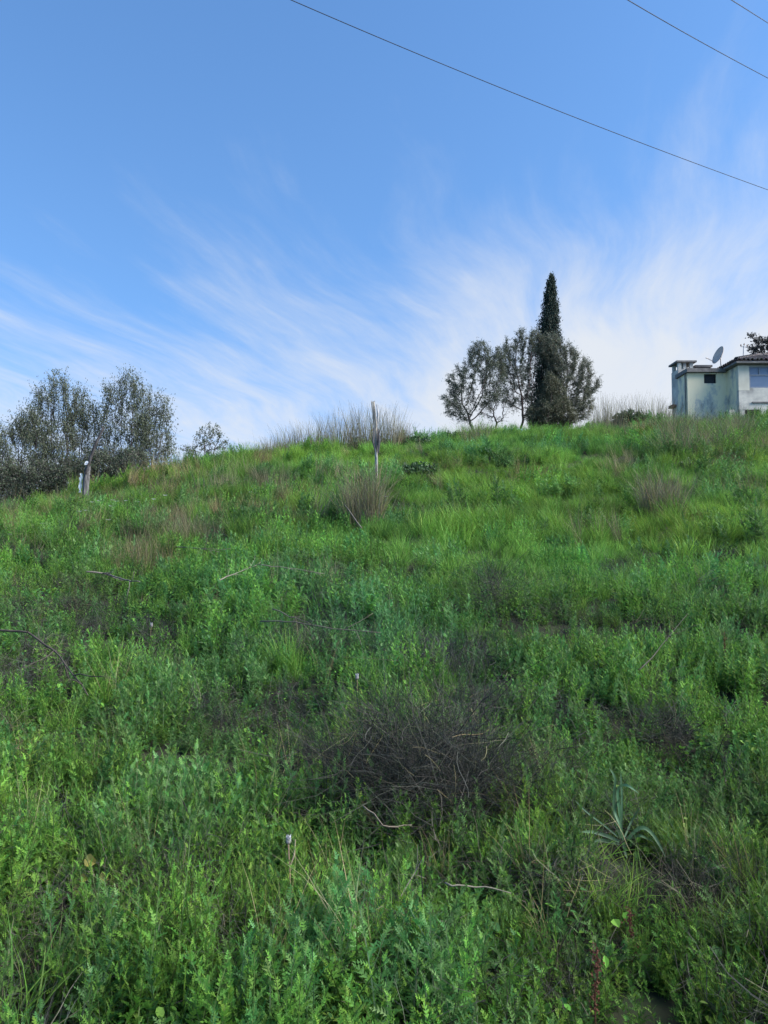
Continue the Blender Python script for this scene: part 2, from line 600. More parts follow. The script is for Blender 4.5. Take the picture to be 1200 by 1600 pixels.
def twig_clump(g, r, n, rad, hgt, pal, w=0.0025, seg=4, fork=0.5, up=0.5):
    for _ in range(n):
        az = r.uniform(0, 6.28)
        rr = rad * math.sqrt(r.uniform(0, 1))
        p = np.array([math.sin(az) * rr, math.cos(az) * rr, r.uniform(0, 0.65) * hgt * (1 - (rr / rad) ** 2 * 0.6)])
        d = norm(np.array([r.normal(), r.normal(), abs(r.normal()) * up * 2]))
        L = hgt * r.uniform(0.3, 0.9)
        pts = [p]
        for s in range(seg - 1):
            d = norm(d + r.normal(0, 0.28, 3))
            pts.append(pts[-1] + d * L / (seg - 1))
        pts = np.array(pts)
        pts[:, 2] = np.maximum(pts[:, 2], 0.0)
        wk = w * (r.uniform(0.6, 1.4) if r.uniform() > 0.06 else r.uniform(1.5, 2.6))
        cl = jit(pal[r.integers(len(pal))], 0.2, r)
        ribbon(g, pts, wk * np.linspace(1, 0.5, seg), r.normal(0, 1, 3), cl)
        if r.uniform() < fork:
            e = pts[seg // 2]
            d2 = norm(d + r.normal(0, 0.6, 3))
            ribbon(g, np.array([e, e + d2 * L * 0.25, e + d2 * L * 0.5 + r.normal(0, 0.02, 3)]), wk * np.array([0.7, 0.5, 0.3]), r.normal(0, 1, 3), cl)


YG = [(0.12, 0.262, 0.039), (0.1, 0.241, 0.039), (0.153, 0.3, 0.046), (0.082, 0.209, 0.039)]
DG = [(0.061, 0.177, 0.047), (0.071, 0.199, 0.052), (0.053, 0.155, 0.043)]
BG = [(0.111, 0.219, 0.061), (0.091, 0.199, 0.052), (0.143, 0.257, 0.087), (0.076, 0.177, 0.046)]
GR = [(0.114, 0.246, 0.036), (0.139, 0.274, 0.039), (0.091, 0.209, 0.036), (0.167, 0.274, 0.052)]
ST = [(0.185, 0.168, 0.082), (0.235, 0.212, 0.108), (0.130, 0.118, 0.064), (0.165, 0.156, 0.092)]
TW = [(0.032, 0.034, 0.029), (0.050, 0.052, 0.043), (0.090, 0.090, 0.074), (0.022, 0.024, 0.021)]
GY = [(0.112, 0.108, 0.084), (0.155, 0.148, 0.115), (0.078, 0.075, 0.062)]

SRC = {}


def source(kind, i, g, mat):
    o = bpy.data.objects.new(kind + '_source', g.mesh(kind + '_plant', mat))
    SRC.setdefault(kind, []).append(o)


for i in range(9):                                   # upright leafy shoots
    r = np.random.default_rng(100 + i)
    g = Geo()
    for k in range(5):
        b = (r.normal(0, 0.055), r.normal(0, 0.045), 0)
        shoot(g, b, r.uniform(0.20, 0.38), r, YG if i < 6 else DG, 0.066, 0.021, 3, 0.5, 21)
    source('leafy_weeds', i, g, M_weed)
for i in range(6):                                   # feathery fine-cut shoots
    r = np.random.default_rng(150 + i)
    g = Geo()
    for k in range(5):
        b = (r.normal(0, 0.05), r.normal(0, 0.05), 0)
        shoot(g, b, r.uniform(0.20, 0.42), r, YG + GR, 0.058, 0.013, 4, 0.8, 19, 0.35)
    source('feathery_weeds', i, g, M_weed)
for i in range(6):                                   # blue-green prickly thistles
    r = np.random.default_rng(200 + i)
    g = Geo()
    for k in range(4):
        b = (r.normal(0, 0.055), r.normal(0, 0.05), 0)
        shoot(g, b, r.uniform(0.22, 0.40), r, BG + DG[:1], 0.088, 0.027, 4, 0.95, 17, 0.25, (0.10, 0.15, 0.08))
    source('thistle_weeds', i, g, M_weed)
for i in range(6):
    r = np.random.default_rng(250 + i)
    g = Geo()
    grass_tuft(g, r, 42, 0.36, 0.16, 0.0055, GR, 0.7)
    source('meadow_grass', i, g, M_weed)
for i in range(4):
    r = np.random.default_rng(300 + i)
    g = Geo()
    grass_tuft(g, r, 26, 0.55, 0.16, 0.0035, ST, 0.35)
    source('dry_grass', i, g, M_dryi)
for i in range(5):
    r = np.random.default_rng(350 + i)
    g = Geo()
    twig_clump(g, r, 170, 0.22, 0.30, TW + GY[:1], 0.0028)
    source('dead_twigs', i, g, M_dryi)
for i in range(4):                                   # broad low leaves filling the floor
    r = np.random.default_rng(400 + i)
    g = Geo()
    for k in range(44):
        az, L = r.uniform(0, 6.28), r.uniform(0.022, 0.05)
        at = np.array([r.normal(0, 0.07), r.normal(0, 0.07), r.uniform(0.0, 0.12)])
        V = np.array([(0, 0, 0), (-0.3 * L, 0.35 * L, 0.05 * L), (-0.34 * L, 0.7 * L, 0.0), (0, L, -0.15 * L), (0.34 * L, 0.7 * L, 0), (0.3 * L, 0.35 * L, 0.05 * L), (0, 0.5 * L, -0.08 * L)])
        T = [(6, i_, (i_ + 5) % 6) for i_ in range(6)]
        g.add(orient(V, az, r.uniform(0.6, 1.4), r.normal(0, 0.3), at), T, jit((YG + DG)[r.integers(7)], 0.15, r))
    source('low_cover', i, g, M_weed)


# far up the slope the same plants stand in wide clusters
CL_R = 0.42
for kind in list(SRC):
    for v in range(4):
        r = np.random.default_rng(900 + v)
        g = Geo()
        for k in range(11):
            me = SRC[kind][r.integers(len(SRC[kind]))].data
            V = np.empty(len(me.vertices) * 3, np.float32)
            me.vertices.foreach_get('co', V)
            T = np.empty(len(me.loops), np.int32)
            me.loops.foreach_get('vertex_index', T)
            C = np.empty(len(me.vertices) * 4, np.float32)
            me.attributes['col'].data.foreach_get('color', C)
            C = C.reshape(-1, 4)[:, :3] * r.uniform(0.75, 1.3)
            q_, a_ = CL_R * math.sqrt(r.uniform(0, 1)), r.uniform(0, 6.28)
            V = (V.reshape(-1, 3) * r.uniform(0.8, 1.25)) @ rotz(r.uniform(0, 6.28)).T + (q_ * math.cos(a_), q_ * math.sin(a_), 0)
            g.add(V, T.reshape(-1, 3), C)
        source('far_' + kind, v, g, M_weed if kind not in ('dry_grass', 'dead_twigs') else M_dryi)


def slope_tilt(x, y):
    e = 0.4
    return np.arctan((height(x, y + e) - height(x, y - e)) / (2 * e)), -np.arctan((height(x + e, y) - height(x - e, y)) / (2 * e))


def make_scatter(name, kind, pts, rot, scl, tint, label):
    n = len(pts)
    if n == 0:
        return
    me = bpy.data.meshes.new(name)
    me.vertices.add(n)
    me.vertices.foreach_set('co', pts.astype(np.float32).ravel())
    for an, ty, dat in (('rot', 'FLOAT_VECTOR', rot), ('scl', 'FLOAT_VECTOR', scl), ('tint', 'FLOAT_VECTOR', tint)):
        a = me.attributes.new(an, ty, 'POINT')
        a.data.foreach_set('vector', dat.astype(np.float32).ravel())
    a = me.attributes.new('pick', 'INT', 'POINT')
    a.data.foreach_set('value', rng.integers(0, len(SRC[kind]), n).astype(np.int32))
    o = bpy.data.objects.new(name, me)
    scene.collection.objects.link(o)
    ng = bpy.data.node_groups.new(name + '_scatter', 'GeometryNodeTree')
    ng.interface.new_socket('Geometry', in_out='INPUT', socket_type='NodeSocketGeometry')
    ng.interface.new_socket('Geometry', in_out='OUTPUT', socket_type='NodeSocketGeometry')
    gi, go = ng.nodes.new('NodeGroupInput'), ng.nodes.new('NodeGroupOutput')
    g2i = ng.nodes.new('GeometryNodeGeometryToInstance')
    for s in reversed(SRC[kind]):
        oi = ng.nodes.new('GeometryNodeObjectInfo')
        oi.inputs['Object'].default_value = s
        oi.inputs['As Instance'].default_value = False
        ng.links.new(oi.outputs['Geometry'], g2i.inputs[0])
    iop = ng.nodes.new('GeometryNodeInstanceOnPoints')
    iop.inputs['Pick Instance'].default_value = True

    def named(an, ty):
        nn = ng.nodes.new('GeometryNodeInputNamedAttribute')
        nn.data_type = ty
        nn.inputs['Name'].default_value = an
        return nn.outputs['Attribute']
    ng.links.new(gi.outputs[0], iop.inputs['Points'])
    ng.links.new(g2i.outputs[0], iop.inputs['Instance'])
    ng.links.new(named('pick', 'INT'), iop.inputs['Instance Index'])
    ng.links.new(named('rot', 'FLOAT_VECTOR'), iop.inputs['Rotation'])
    ng.links.new(named('scl', 'FLOAT_VECTOR'), iop.inputs['Scale'])
    ng.links.new(iop.outputs[0], go.inputs[0])
    md = o.modifiers.new('scatter', 'NODES')
    md.node_group = ng
    tag(o, label, kind='stuff')
    return o


# where each kind of plant grows: patches measured on the slope
def patch(px, py, rx, ry, lift=0.2):
    c = ground_at(px, py, lift)
    n, f = ground_at(px, py + ry, lift), ground_at(px, py - ry, lift)
    ryw = max(0.15, min((f[1] - n[1]) / 2, 6))
    return ((n[1] + f[1]) / 2 if f[1] < 45 else c[1]), c[0], rx / FPX * c[1], ryw


PATCH = {
    'meadow_grass': [(900, 845, 330, 60), (900, 900, 230, 35), (380, 725, 60, 30), (190, 750, 45, 25), (1060, 1330, 190, 100), (820, 770, 300, 30), (860, 700, 200, 25), (540, 720, 150, 25), (450, 1010, 40, 50), (1120, 780, 100, 40)],
    'thistle_weeds': [(330, 1085, 140, 80), (860, 1070, 160, 90), (560, 1000, 80, 60), (250, 1250, 130, 80), (480, 1500, 130, 110), (700, 1500, 140, 90), (1050, 960, 150, 60), (1000, 1200, 150, 60), (60, 1500, 120, 80)],
    'dead_twigs': [(530, 908, 110, 28), (1000, 888, 70, 22), (130, 945, 60, 32), (430, 852, 45, 20), (690, 1000, 120, 22), (1030, 1125, 60, 45), (310, 1100, 50, 50), (770, 915, 30, 45), (30, 862, 90, 28), (880, 1380, 60, 30), (1120, 1370, 45, 30), (30, 1030, 50, 60), (500, 960, 60, 40), (640, 745, 60, 20), (665, 1165, 110, 70), (440, 1180, 40, 30), (930, 1290, 70, 40), (1150, 850, 60, 30), (20, 1440, 40, 70), (260, 1420, 80, 40)],
    'dry_grass': [(1090, 705, 110, 45), (300, 770, 150, 60), (745, 692, 40, 20), (350, 815, 180, 35), (100, 800, 120, 30), (600, 740, 160, 40), (1030, 790, 60, 30), (1000, 665, 120, 15), (1150, 1340, 60, 60), (870, 1370, 80, 40)],
    'feathery_weeds': [(380, 1420, 200, 110), (60, 1200, 120, 100), (150, 1100, 140, 80), (830, 1450, 90, 80), (420, 1330, 120, 60), (900, 960, 200, 60), (1130, 1080, 100, 90)],
}
PATCH = {k: [patch(*p) for p in v] for k, v in PATCH.items()}
KINDS = ['leafy_weeds', 'feathery_weeds', 'thistle_weeds', 'meadow_grass', 'dry_grass', 'dead_twigs', 'low_cover']
MOUND = ground_at(655, 1190, 0.25)
STRAP = ground_at(968, 1330, 0.05)

FAR_Y = 10.0
bands = [(-1.5, 2.0, 45), (2.0, 4.0, 285), (4.0, 6.5, 165), (6.5, 10, 105), (10, 16, 8), (16, 22, 6.5), (22, 31, 5), (31, 44, 2.0)]
XS, YS = [], []
for a, b, dn in bands:
    wmax = 2 * (0.62 * max(b, 1) + 1.6)
    n = int((b - a) * wmax * dn)
    y = rng.uniform(a, b, n)
    x = rng.uniform(-wmax / 2, wmax / 2, n)
    k = np.abs(x) < 0.62 * np.maximum(y, 0.5) + 1.6
    XS.append(x[k])
    YS.append(y[k])
X, Y = np.concatenate(XS), np.concatenate(YS)


def pw(kind):
    w = np.zeros(len(X))
    for cy_, cx_, rx, ry in PATCH.get(kind, []):
        e = ((X - cx_) / rx) ** 2 + ((Y - cy_) / ry) ** 2
        w = np.maximum(w, np.clip(1.35 - e, 0, 1))
    return w


nA, nB, nC, nD = (vnoise(X, Y, 0.55, s, 3) for s in (11, 12, 13, 14))
near = np.clip((14 - Y) / 6, 0, 1)
W = np.stack([
    0.30 + 0.9 * np.clip(nA - 0.40, 0, 1) * 3 * near,
    0.12 + 0.9 * np.clip(nB - 0.45, 0, 1) * 3 * near + 1.3 * pw('feathery_weeds'),
    0.10 + 0.9 * np.clip(nC - 0.50, 0, 1) * 3 + 1.3 * pw('thistle_weeds'),
    0.16 + 0.9 * (1 - near) * np.clip(nD - 0.25, 0, 1) * 2 + 2.6 * pw('meadow_grass'),
    0.035 + 0.06 * (1 - near) + 0.45 * pw('dry_grass'),
    0.06 + 0.25 * np.clip(nB - 0.6, 0, 1) * 3 + 0.38 * pw('dead_twigs'),
    0.26 + 0 * X,
])
W /= W.sum(0)
pick = (rng.uniform(0, 1, len(X))[None] > np.cumsum(W, 0)).sum(0)
pick = np.minimum(pick, len(KINDS) - 1)
mound_d = ((X - MOUND[0]) / 0.62) ** 2 + ((Y - MOUND[1]) / 0.50) ** 2
keep = ~((mound_d < 1.0) & (pick != 5) & (rng.uniform(0, 1, len(X)) > 0.58))
keep &= ~(((X - STRAP[0]) / 0.24) ** 2 + ((Y - STRAP[1] + 0.20) / 0.36) ** 2 < 1) | (pick >= 5) | (rng.uniform(0, 1, len(X)) < 0.12)
LAB = {
    'leafy_weeds': 'bright green upright leafy weeds covering the slope',
    'feathery_weeds': 'yellow-green finely cut feathery weeds among the leafy ones',
    'thistle_weeds': 'blue-green prickly thistle shoots scattered through the weeds',
    'meadow_grass': 'soft green grass tufts across the middle of the bank',
    'dry_grass': 'thin straw-coloured dry grass stems on the bank',
    'dead_twigs': 'low tangles of dead grey-brown twigs among the weeds',
    'low_cover': 'small rounded low leaves filling gaps near the soil',
}
bigN = vnoise(X, Y, 0.16, 24, 2)
clump = np.clip((vnoise(X, Y, 1.25, 25, 2) - 0.22) / 0.56, 0, 1)
gap = vnoise(X, Y, 1.7, 26, 2)
keep &= ~((gap < 0.34) & (pick < 5) & (rng.uniform(0, 1, len(X)) < 0.58) & (Y < FAR_Y))
tall = vnoise(X, Y, 0.35, 21, 3)
hueN = vnoise(X, Y, 0.30, 22, 3)
brN = vnoise(X, Y, 0.8, 23, 2)
for ki, kind in enumerate(KINDS):
    k = (pick == ki) & keep
    x, y = X[k], Y[k]
    n = len(x)
    z = height(x, y) - 0.01
    rot = np.stack([rng.normal(0, 0.22, n), rng.normal(0, 0.22, n), rng.uniform(0, 6.28, n)], 1)
    s = (0.30 + 0.50 * tall[k] + 0.62 * clump[k]) * rng.uniform(0.62, 1.38, n) * np.interp(y, [2.2, 4.5, 9.9, 10.1, 30], [0.74, 0.80, 0.90, 1.05, 1.25])
    if kind in ('dead_twigs', 'low_cover'):
        s = rng.uniform(0.55, 1.0, n)
    scl = np.stack([s * rng.uniform(0.85, 1.15, n), s * rng.uniform(0.85, 1.15, n), s * rng.uniform(0.85, 1.2, n)], 1)
    br = (0.46 + 0.50 * brN[k] + 0.36 * bigN[k] + 0.26 * clump[k]) * rng.uniform(0.70, 1.35, n)
    hu = (hueN[k] - 0.5) * 1.1 + rng.normal(0, 0.10, n)
    tint = np.stack([br * (1 + 0.45 * hu), br * (1 + 0.06 * hu), br * (1 - 0.35 * hu)], 1)
    tint = np.clip(tint, 0.2, 2)
    pts = np.stack([x, y, z], 1)
    f = y > FAR_Y
    tx, ty = slope_tilt(x[f], y[f])
    rot[f, 0] = tx + rng.normal(0, 0.04, f.sum())
    rot[f, 1] = ty + rng.normal(0, 0.04, f.sum())
    rot[f, 2] = rng.uniform(0, 6.28, f.sum())
    make_scatter(kind, kind, pts[~f], rot[~f], scl[~f], tint[~f], LAB[kind] + ' close to the viewer')
    make_scatter(kind, 'far_' + kind, pts[f], rot[f], scl[f], tint[f], LAB[kind] + ' higher on the bank')

# ------------------------------------------------------------------ house on the ridge
HY = 41.0                                             # front of the low wing
HS = HY / FPX


def hp(px, py, D=HY):
    return P(px, py, D)


house = empty('house', (hp(1110, 650)[0], HY, hp(1110, 655)[2]))
tag(house, 'old plastered house with flat-roofed wing, tiled roof and hooded chimney on the ridge', 'house')
HO = np.array(house.location)
xL = hp(1074, 600)[0]
zb = hp(1074, 668)[2] - 1.2
D2 = 39.6                                             # front of the tiled block
x2 = P(1154, 600, D2)[0]
xR = 27.5
z_slab = hp(1100, 583)[2]
z_slab_t = hp(1100, 577)[2]


def part(name, mat, build, smooth=False, parent=house):
    g_ = Geo()
    build(g_)
    return g_.obj(name, mat, parent, smooth, origin=HO)


# low wing: wall with a real window opening
wx0, wx1 = hp(1100, 590)[0], hp(1119, 590)[0]
wz0, wz1 = hp(1100, 599)[2], hp(1100, 584.5)[2]


def wing(g_):
    W_ = (1, 1, 1)
    y0, y1 = HY, HY + 0.25
    box(g_, (xL, y0, zb), (wx0, y1, z_slab), W_)
    box(g_, (wx1, y0, zb), (x2 + 0.1, y1, z_slab), W_)
    box(g_, (wx0, y0, zb), (wx1, y1, wz0), W_)
    box(g_, (wx0, y0, wz1), (wx1, y1, z_slab), W_)
    box(g_, (xL, y1, zb), (xL + 0.25, HY + 1.34, z_slab), W_)
    box(g_, (xL + 1.2, HY + 2.4, zb), (xL + 1.45, HY + 3.1, z_slab), W_)


part('wing_wall', M_plaster, wing)
win = part('window', M_dark, lambda g_: box(g_, (wx0 - 0.02, HY + 0.16, wz0 - 0.02), (wx1 + 0.02, HY + 0.20, wz1 + 0.02), (1, 1, 1)))


def wframe(g_):
    t = 0.035
    box(g_, (wx0, HY + 0.09, wz0), (wx0 + t, HY + 0.155, wz1), (1, 1, 1))
    box(g_, (wx1 - t, HY + 0.09, wz0), (wx1, HY + 0.155, wz1), (1, 1, 1))
    box(g_, (wx0 + t, HY + 0.09, wz0), (wx1 - t, HY + 0.155, wz0 + t), (1, 1, 1))
    box(g_, (wx0 + t, HY + 0.09, wz1 - t), (wx1 - t, HY + 0.155, wz1), (1, 1, 1))


part('window_frame', M_dark, wframe, parent=win)
part('flat_roof', M_conc, lambda g_: (box(g_, (xL - 0.12, HY - 0.28, z_slab + 0.004), (x2 - 0.15, HY + 1.4, z_slab_t), (1, 1, 1)),
                                      box(g_, (xL + 1.1, HY + 1.404, z_slab + 0.006), (x2 - 0.15, HY + 3.2, z_slab_t - 0.02), (1, 1, 1))))
part('roof_upstand', M_conc, lambda g_: (box(g_, (hp(1086, 575, HY + 1.6)[0], HY + 1.5, z_slab_t + 0.002), (hp(1108, 575, HY + 1.6)[0], HY + 2.6, hp(1100, 574.5, HY + 1.6)[2]), (1, 1, 1)),
                                         box(g_, (hp(1084, 575, HY + 1.6)[0], HY + 1.4, hp(1100, 574.5, HY + 1.6)[2] + 0.003), (hp(1111, 575, HY + 1.6)[0], HY + 2.7, hp(1100, 571.5, HY + 1.6)[2]), (1, 1, 1))))
part('drain_pipe', M_conc, lambda g_: tube(g_, [(xL - 0.07, HY + 0.12, zb), (xL - 0.07, HY + 0.12, z_slab - 0.02)], [0.04, 0.04], 8, (1, 1, 1)))

# hooded chimney block at the back corner
cy0 = HY + 1.35
cxa, cxb = hp(1060, 600, cy0)[0], hp(1085, 600, cy0)[0]
cz0, cz1 = hp(1070, 577, cy0)[2], hp(1070, 566.5, cy0)[2]


def chim_body(g_):
    box(g_, (cxa, cy0, zb), (cxb, cy0 + 1.0, cz0), (1, 1, 1))


def chim_posts(g_):
    h = cz1
    for (a, b) in ((cxa + 0.02, cxa + 0.20), (cxb - 0.24, cxb - 0.04)):
        for (c, d) in ((cy0 + 0.02, cy0 + 0.2), (cy0 + 0.78, cy0 + 0.96)):
            box(g_, (a, c, cz0 + 0.002), (b, d, h), (1, 1, 1))
    box(g_, (cxa + 0.34, cy0 + 0.06, cz0 + 0.002), (cxa + 0.50, cy0 + 0.9, h), (1, 1, 1))


chim = part('chimney', M_plaster2, chim_body)
part('chimney_pillar', M_plaster2, chim_posts, parent=chim)
part('chimney_hood', M_conc, lambda g_: (box(g_, (cxa - 0.12, cy0 - 0.12, cz1 + 0.002), (cxb + 0.12, cy0 + 1.12, cz1 + 0.10), (1, 1, 1))), parent=chim)
part('side_canopy', M_red, lambda g_: box(g_, (cxa - 0.24, cy0 + 0.35, hp(1050, 634, cy0)[2]), (cxa - 0.003, cy0 + 0.95, hp(1050, 630, cy0)[2]), (1, 1, 1)))

# tiled block in front
z2e = P(1160, 571, D2)[2]                             # wall head
zw0, zw1 = P(1180, 606, D2)[2], P(1180, 572.5, D2)[2]
xw = P(1171, 600, D2)[0]
z_leg = P(1180, 640, D2)[2]
z_led = P(1180, 630, D2)[2]
part('side_wall', M_plaster, lambda g_: box(g_, (x2, D2 + 0.25, zb), (x2 + 0.25, D2 + 6, z2e), (1, 1, 1)))
part('front_panel', M_cream, lambda g_: box(g_, (x2 + 0.002, D2, P(1160, 610, D2)[2]), (xw, D2 + 0.246, z2e), (1, 1, 1)))
part('front_wall', M_plaster2, lambda g_: (box(g_, (xw + 0.002, D2 + 0.01, z_leg), (xR, D2 + 0.25, zw0), (1, 1, 1)),
                                           box(g_, (x2 + 0.004, D2 + 0.005, z_leg), (xw, D2 + 0.247, P(1160, 610, D2)[2] - 0.002), (1, 1, 1)),
                                           box(g_, (xw + 0.002, D2 + 0.01, zw1), (xR, D2 + 0.25, z2e), (1, 1, 1))))
part('wall_ledge', M_conc, lambda g_: box(g_, (P(1175, 630, D2)[0], D2 - 0.08, z_led), (xR, D2 + 0.006, z_led + 0.07), (1, 1, 1)))
for k, pxk in enumerate((1140, 1156, 1188, 1225)):
    part('undercroft_pillar', M_plaster2, lambda g_: box(g_, (P(pxk, 640, D2)[0], D2 + 0.02, zb), (P(pxk + (9 if k != 1 else 8), 640, D2)[0], D2 + 0.24, z_leg - 0.003), (1, 1, 1)))
part('undercroft_shade_panel', M_dark, lambda g_: box(g_, (x2 - 0.5, D2 + 0.5, zb), (xR, D2 + 0.6, z_leg - 0.004), (1, 1, 1)))  # near-black panel behind the pillars; its colour stands in for the undercroft's shade
part('back_wall', M_plaster2, lambda g_: box(g_, (x2 + 0.3, HY + 5.2, zb), (xR, HY + 5.45, z2e), (1, 1, 1)))

bigwin = part('window', M_frame, lambda g_: [
    box(g_, (xw + 0.02, D2 + 0.06, zw0 + 0.002), (xR - 0.1, D2 + 0.16, zw0 + 0.07), (1, 1, 1)),
    box(g_, (xw + 0.02, D2 + 0.06, zw1 - 0.06), (xR - 0.1, D2 + 0.16, zw1 - 0.002), (1, 1, 1)),
    box(g_, (xw + 0.02, D2 + 0.062, P(1180, 585.5, D2)[2] - 0.04), (xR - 0.1, D2 + 0.158, P(1180, 585.5, D2)[2] + 0.03), (1, 1, 1))]
    + [box(g_, (x_, D2 + 0.064, P(1180, 585.5, D2)[2] + 0.031), (x_ + 0.06, D2 + 0.156, zw1 - 0.062), (1, 1, 1)) for x_ in np.arange(xw + 0.02, xR - 0.1, 0.53)]
    + [box(g_, (x_, D2 + 0.064, zw0 + 0.071), (x_ + 0.07, D2 + 0.156, P(1180, 585.5, D2)[2] - 0.041), (1, 1, 1)) for x_ in np.arange(xw + 0.02, xR - 0.1, 1.59)])
zm = P(1180, 585.5, D2)[2]
for x_ in np.arange(xw + 0.02, xR - 0.7, 0.53):
    part('pane', M_glass, lambda g_: box(g_, (x_ + 0.061, D2 + 0.10, zm + 0.032), (x_ + 0.529, D2 + 0.115, zw1 - 0.063), (1, 1, 1)), parent=bigwin)
for x_ in np.arange(xw + 0.02, xR - 1.6, 1.59):
    part('pane', M_glass, lambda g_: box(g_, (x_ + 0.071, D2 + 0.10, zw0 + 0.072), (x_ + 1.589, D2 + 0.115, zm - 0.042), (1, 1, 1)), parent=bigwin)

# hip roof: eave boards, slopes and rows of half-round tiles
ez = z2e + 0.03
ex0, ey0 = x2 - 0.30, D2 - 0.45
rise = 1.15
ry_ = D2 + 3.1
rx0 = x2 + 2.6


def eave(g_):
    box(g_, (ex0, ey0, ez), (xR + 0.3, ey0 + 0.5, ez + 0.10), (1, 1, 1))
    box(g_, (ex0, ey0 + 0.502, ez + 0.002), (ex0 + 0.5, D2 + 6.4, ez + 0.098), (1, 1, 1))


part('eave', M_conc, eave)
A_ = np.array([ex0, ey0, ez + 0.10])
B_ = np.array([xR + 0.3, ey0, ez + 0.10])
C_ = np.array([rx0, ry_, ez + 0.10 + rise])
D_ = np.array([xR + 0.3, ry_, ez + 0.10 + rise])
E_ = np.array([ex0, D2 + 6.4, ez + 0.10])
roof = part('roof', M_conc, lambda g_: g_.add([A_, B_, D_, C_, E_, np.array([xR + 0.3, D2 + 6.4, ez + 0.10])], [(0, 1, 2), (0, 2, 3), (0, 3, 4), (3, 2, 5), (3, 5, 4), (0, 4, 5), (0, 5, 1)]))


def half_tile(g_, p0, p1, rad, up, col):
    d_ = norm(p1 - p0)
    s_ = norm(np.cross(d_, up))
    u_ = np.cross(s_, d_)
    th = np.linspace(0, math.pi, 6)
    ring = [np.cos(t) * s_ + np.sin(t) * u_ for t in th]
    V = [p0 + rad * q_ for q_ in ring] + [p1 + rad * 0.8 * q_ for q_ in ring] + [p0 + rad * 0.72 * q_ for q_ in ring]
    T = []
    for i_ in range(5):
        T += [(i_, i_ + 1, i_ + 7), (i_, i_ + 7, i_ + 6), (i_ + 12, i_ + 1, i_), (i_ + 12, i_ + 13, i_ + 1)]
    g_.add(V, T, col)


def tiles(g_):
    r = np.random.default_rng(55)
    for x_ in np.arange(ex0 + 0.12, xR + 0.2, 0.24):
        fmax = 1.0 if x_ > rx0 else (x_ - ex0) / (rx0 - ex0)
        slope = (C_ - A_) * np.array([0, 1, 1])
        n_ = int(max(1, fmax * np.linalg.norm(slope) / 0.36))
        for i_ in range(n_):
            f0, f1 = i_ / n_ * fmax, (i_ + 1.15) / n_ * fmax
            p0 = np.array([x_ + r.normal(0, 0.012), A_[1] - 0.06, A_[2] + 0.04]) + slope * f0 + (0, 0, r.uniform(0, 0.025))
            p1 = np.array([x_, A_[1] - 0.06, A_[2] + 0.02]) + slope * min(f1, fmax)
            half_tile(g_, p0, p1, 0.115, np.array([0, -0.3, 1.0]), jit((1, 1, 1), 0.22, r))
    slope = (C_ - A_) * np.array([1, 0, 1])
    for y_ in np.arange(ey0 + 0.12, D2 + 6.3, 0.24):
        fm = (y_ - ey0) / (ry_ - ey0) if y_ < ry_ else (D2 + 6.4 - y_) / (D2 + 6.4 - ry_)
        n_ = int(max(1, fm * np.linalg.norm(slope) / 0.36))
        for i_ in range(n_):
            f0, f1 = i_ / n_ * fm, (i_ + 1.15) / n_ * fm
            p0 = np.array([ex0 - 0.06, y_ + r.normal(0, 0.012), A_[2] + 0.04]) + slope * f0 + (0, 0, r.uniform(0, 0.025))
            p1 = np.array([ex0 - 0.06, y_, A_[2] + 0.02]) + slope * min(f1, fm)
            half_tile(g_, p0, p1, 0.115, np.array([-0.3, 0, 1.0]), jit((1, 1, 1), 0.22, r))
    for a_, b_ in ((A_, C_), (C_, D_)):                 # hip and ridge caps
        n_ = int(np.linalg.norm(b_ - a_) / 0.36)
        for i_ in range(n_):
            half_tile(g_, a_ + (b_ - a_) * i_ / n_ + (0, 0, 0.09), a_ + (b_ - a_) * (i_ + 1.12) / n_ + (0, 0, 0.07), 0.14, np.array([0, 0, 1.0]), jit((1, 1, 1), 0.22, r))


tag(part('roof_tiles', M_tile, tiles, parent=roof), kind='stuff')

# satellite dish on the flat roof
db = hp(1127, 577, HY + 0.9)
dish = empty('satellite_dish', (db[0], db[1], z_slab_t))
tag(dish, 'large round satellite dish on a pole on the flat roof', 'satellite dish')
DO = np.array(dish.location)
dc = hp(1121.5, 554.5, HY + 0.8)
g = Geo()
top_ = np.array([db[0], db[1] + 0.06, dc[2] + 0.02])
tube(g, [DO, top_], [0.035, 0.035], 8, (1, 1, 1))
g.obj('pole', M_steel, dish, origin=DO)
face = norm(np.array([-0.92, -0.10, 0.36]))
s_ = norm(np.cross(face, (0, 0, 1)))
u_ = np.cross(s_, face)
g = Geo()
Rr, nr, na = 0.50, 7, 28
V, T = [], []
for back in (0, 1):
    for i_ in range(nr + 1):
        rr_ = Rr * i_ / nr
        for j_ in range(na):
            th = 2 * math.pi * j_ / na
            depth = 0.16 * (i_ / nr) ** 2 - 0.16 - 0.02 * back
            V.append(dc + s_ * rr_ * math.cos(th) + u_ * rr_ * 1.06 * math.sin(th) + face * depth)
nb = (nr + 1) * na
for i_ in range(nr):
    for j_ in range(na):
        a, b = i_ * na + j_, i_ * na + (j_ + 1) % na
        T += [(a, b, b + na), (a, b + na, a + na), (a + nb, b + nb + na, b + nb), (a + nb, a + na + nb, b + na + nb)]
for j_ in range(na):
    a, b = nr * na + j_, nr * na + (j_ + 1) % na
    T += [(a, b, b + nb), (a, b + nb, a + nb)]
g.add(V, T, (1, 1, 1))
g.obj('reflector', M_dish, dish, True, origin=DO)
g = Geo()
lnb = hp(1104, 559.5, HY + 0.2)
lowp = dc - u_ * Rr * 0.98
tube(g, [lowp, lnb], [0.014, 0.014], 6, (1, 1, 1))
tube(g, [dc + s_ * 0.30 - u_ * 0.3, lnb + (0.1, 0, -0.02)], [0.008, 0.008], 5, (1, 1, 1))
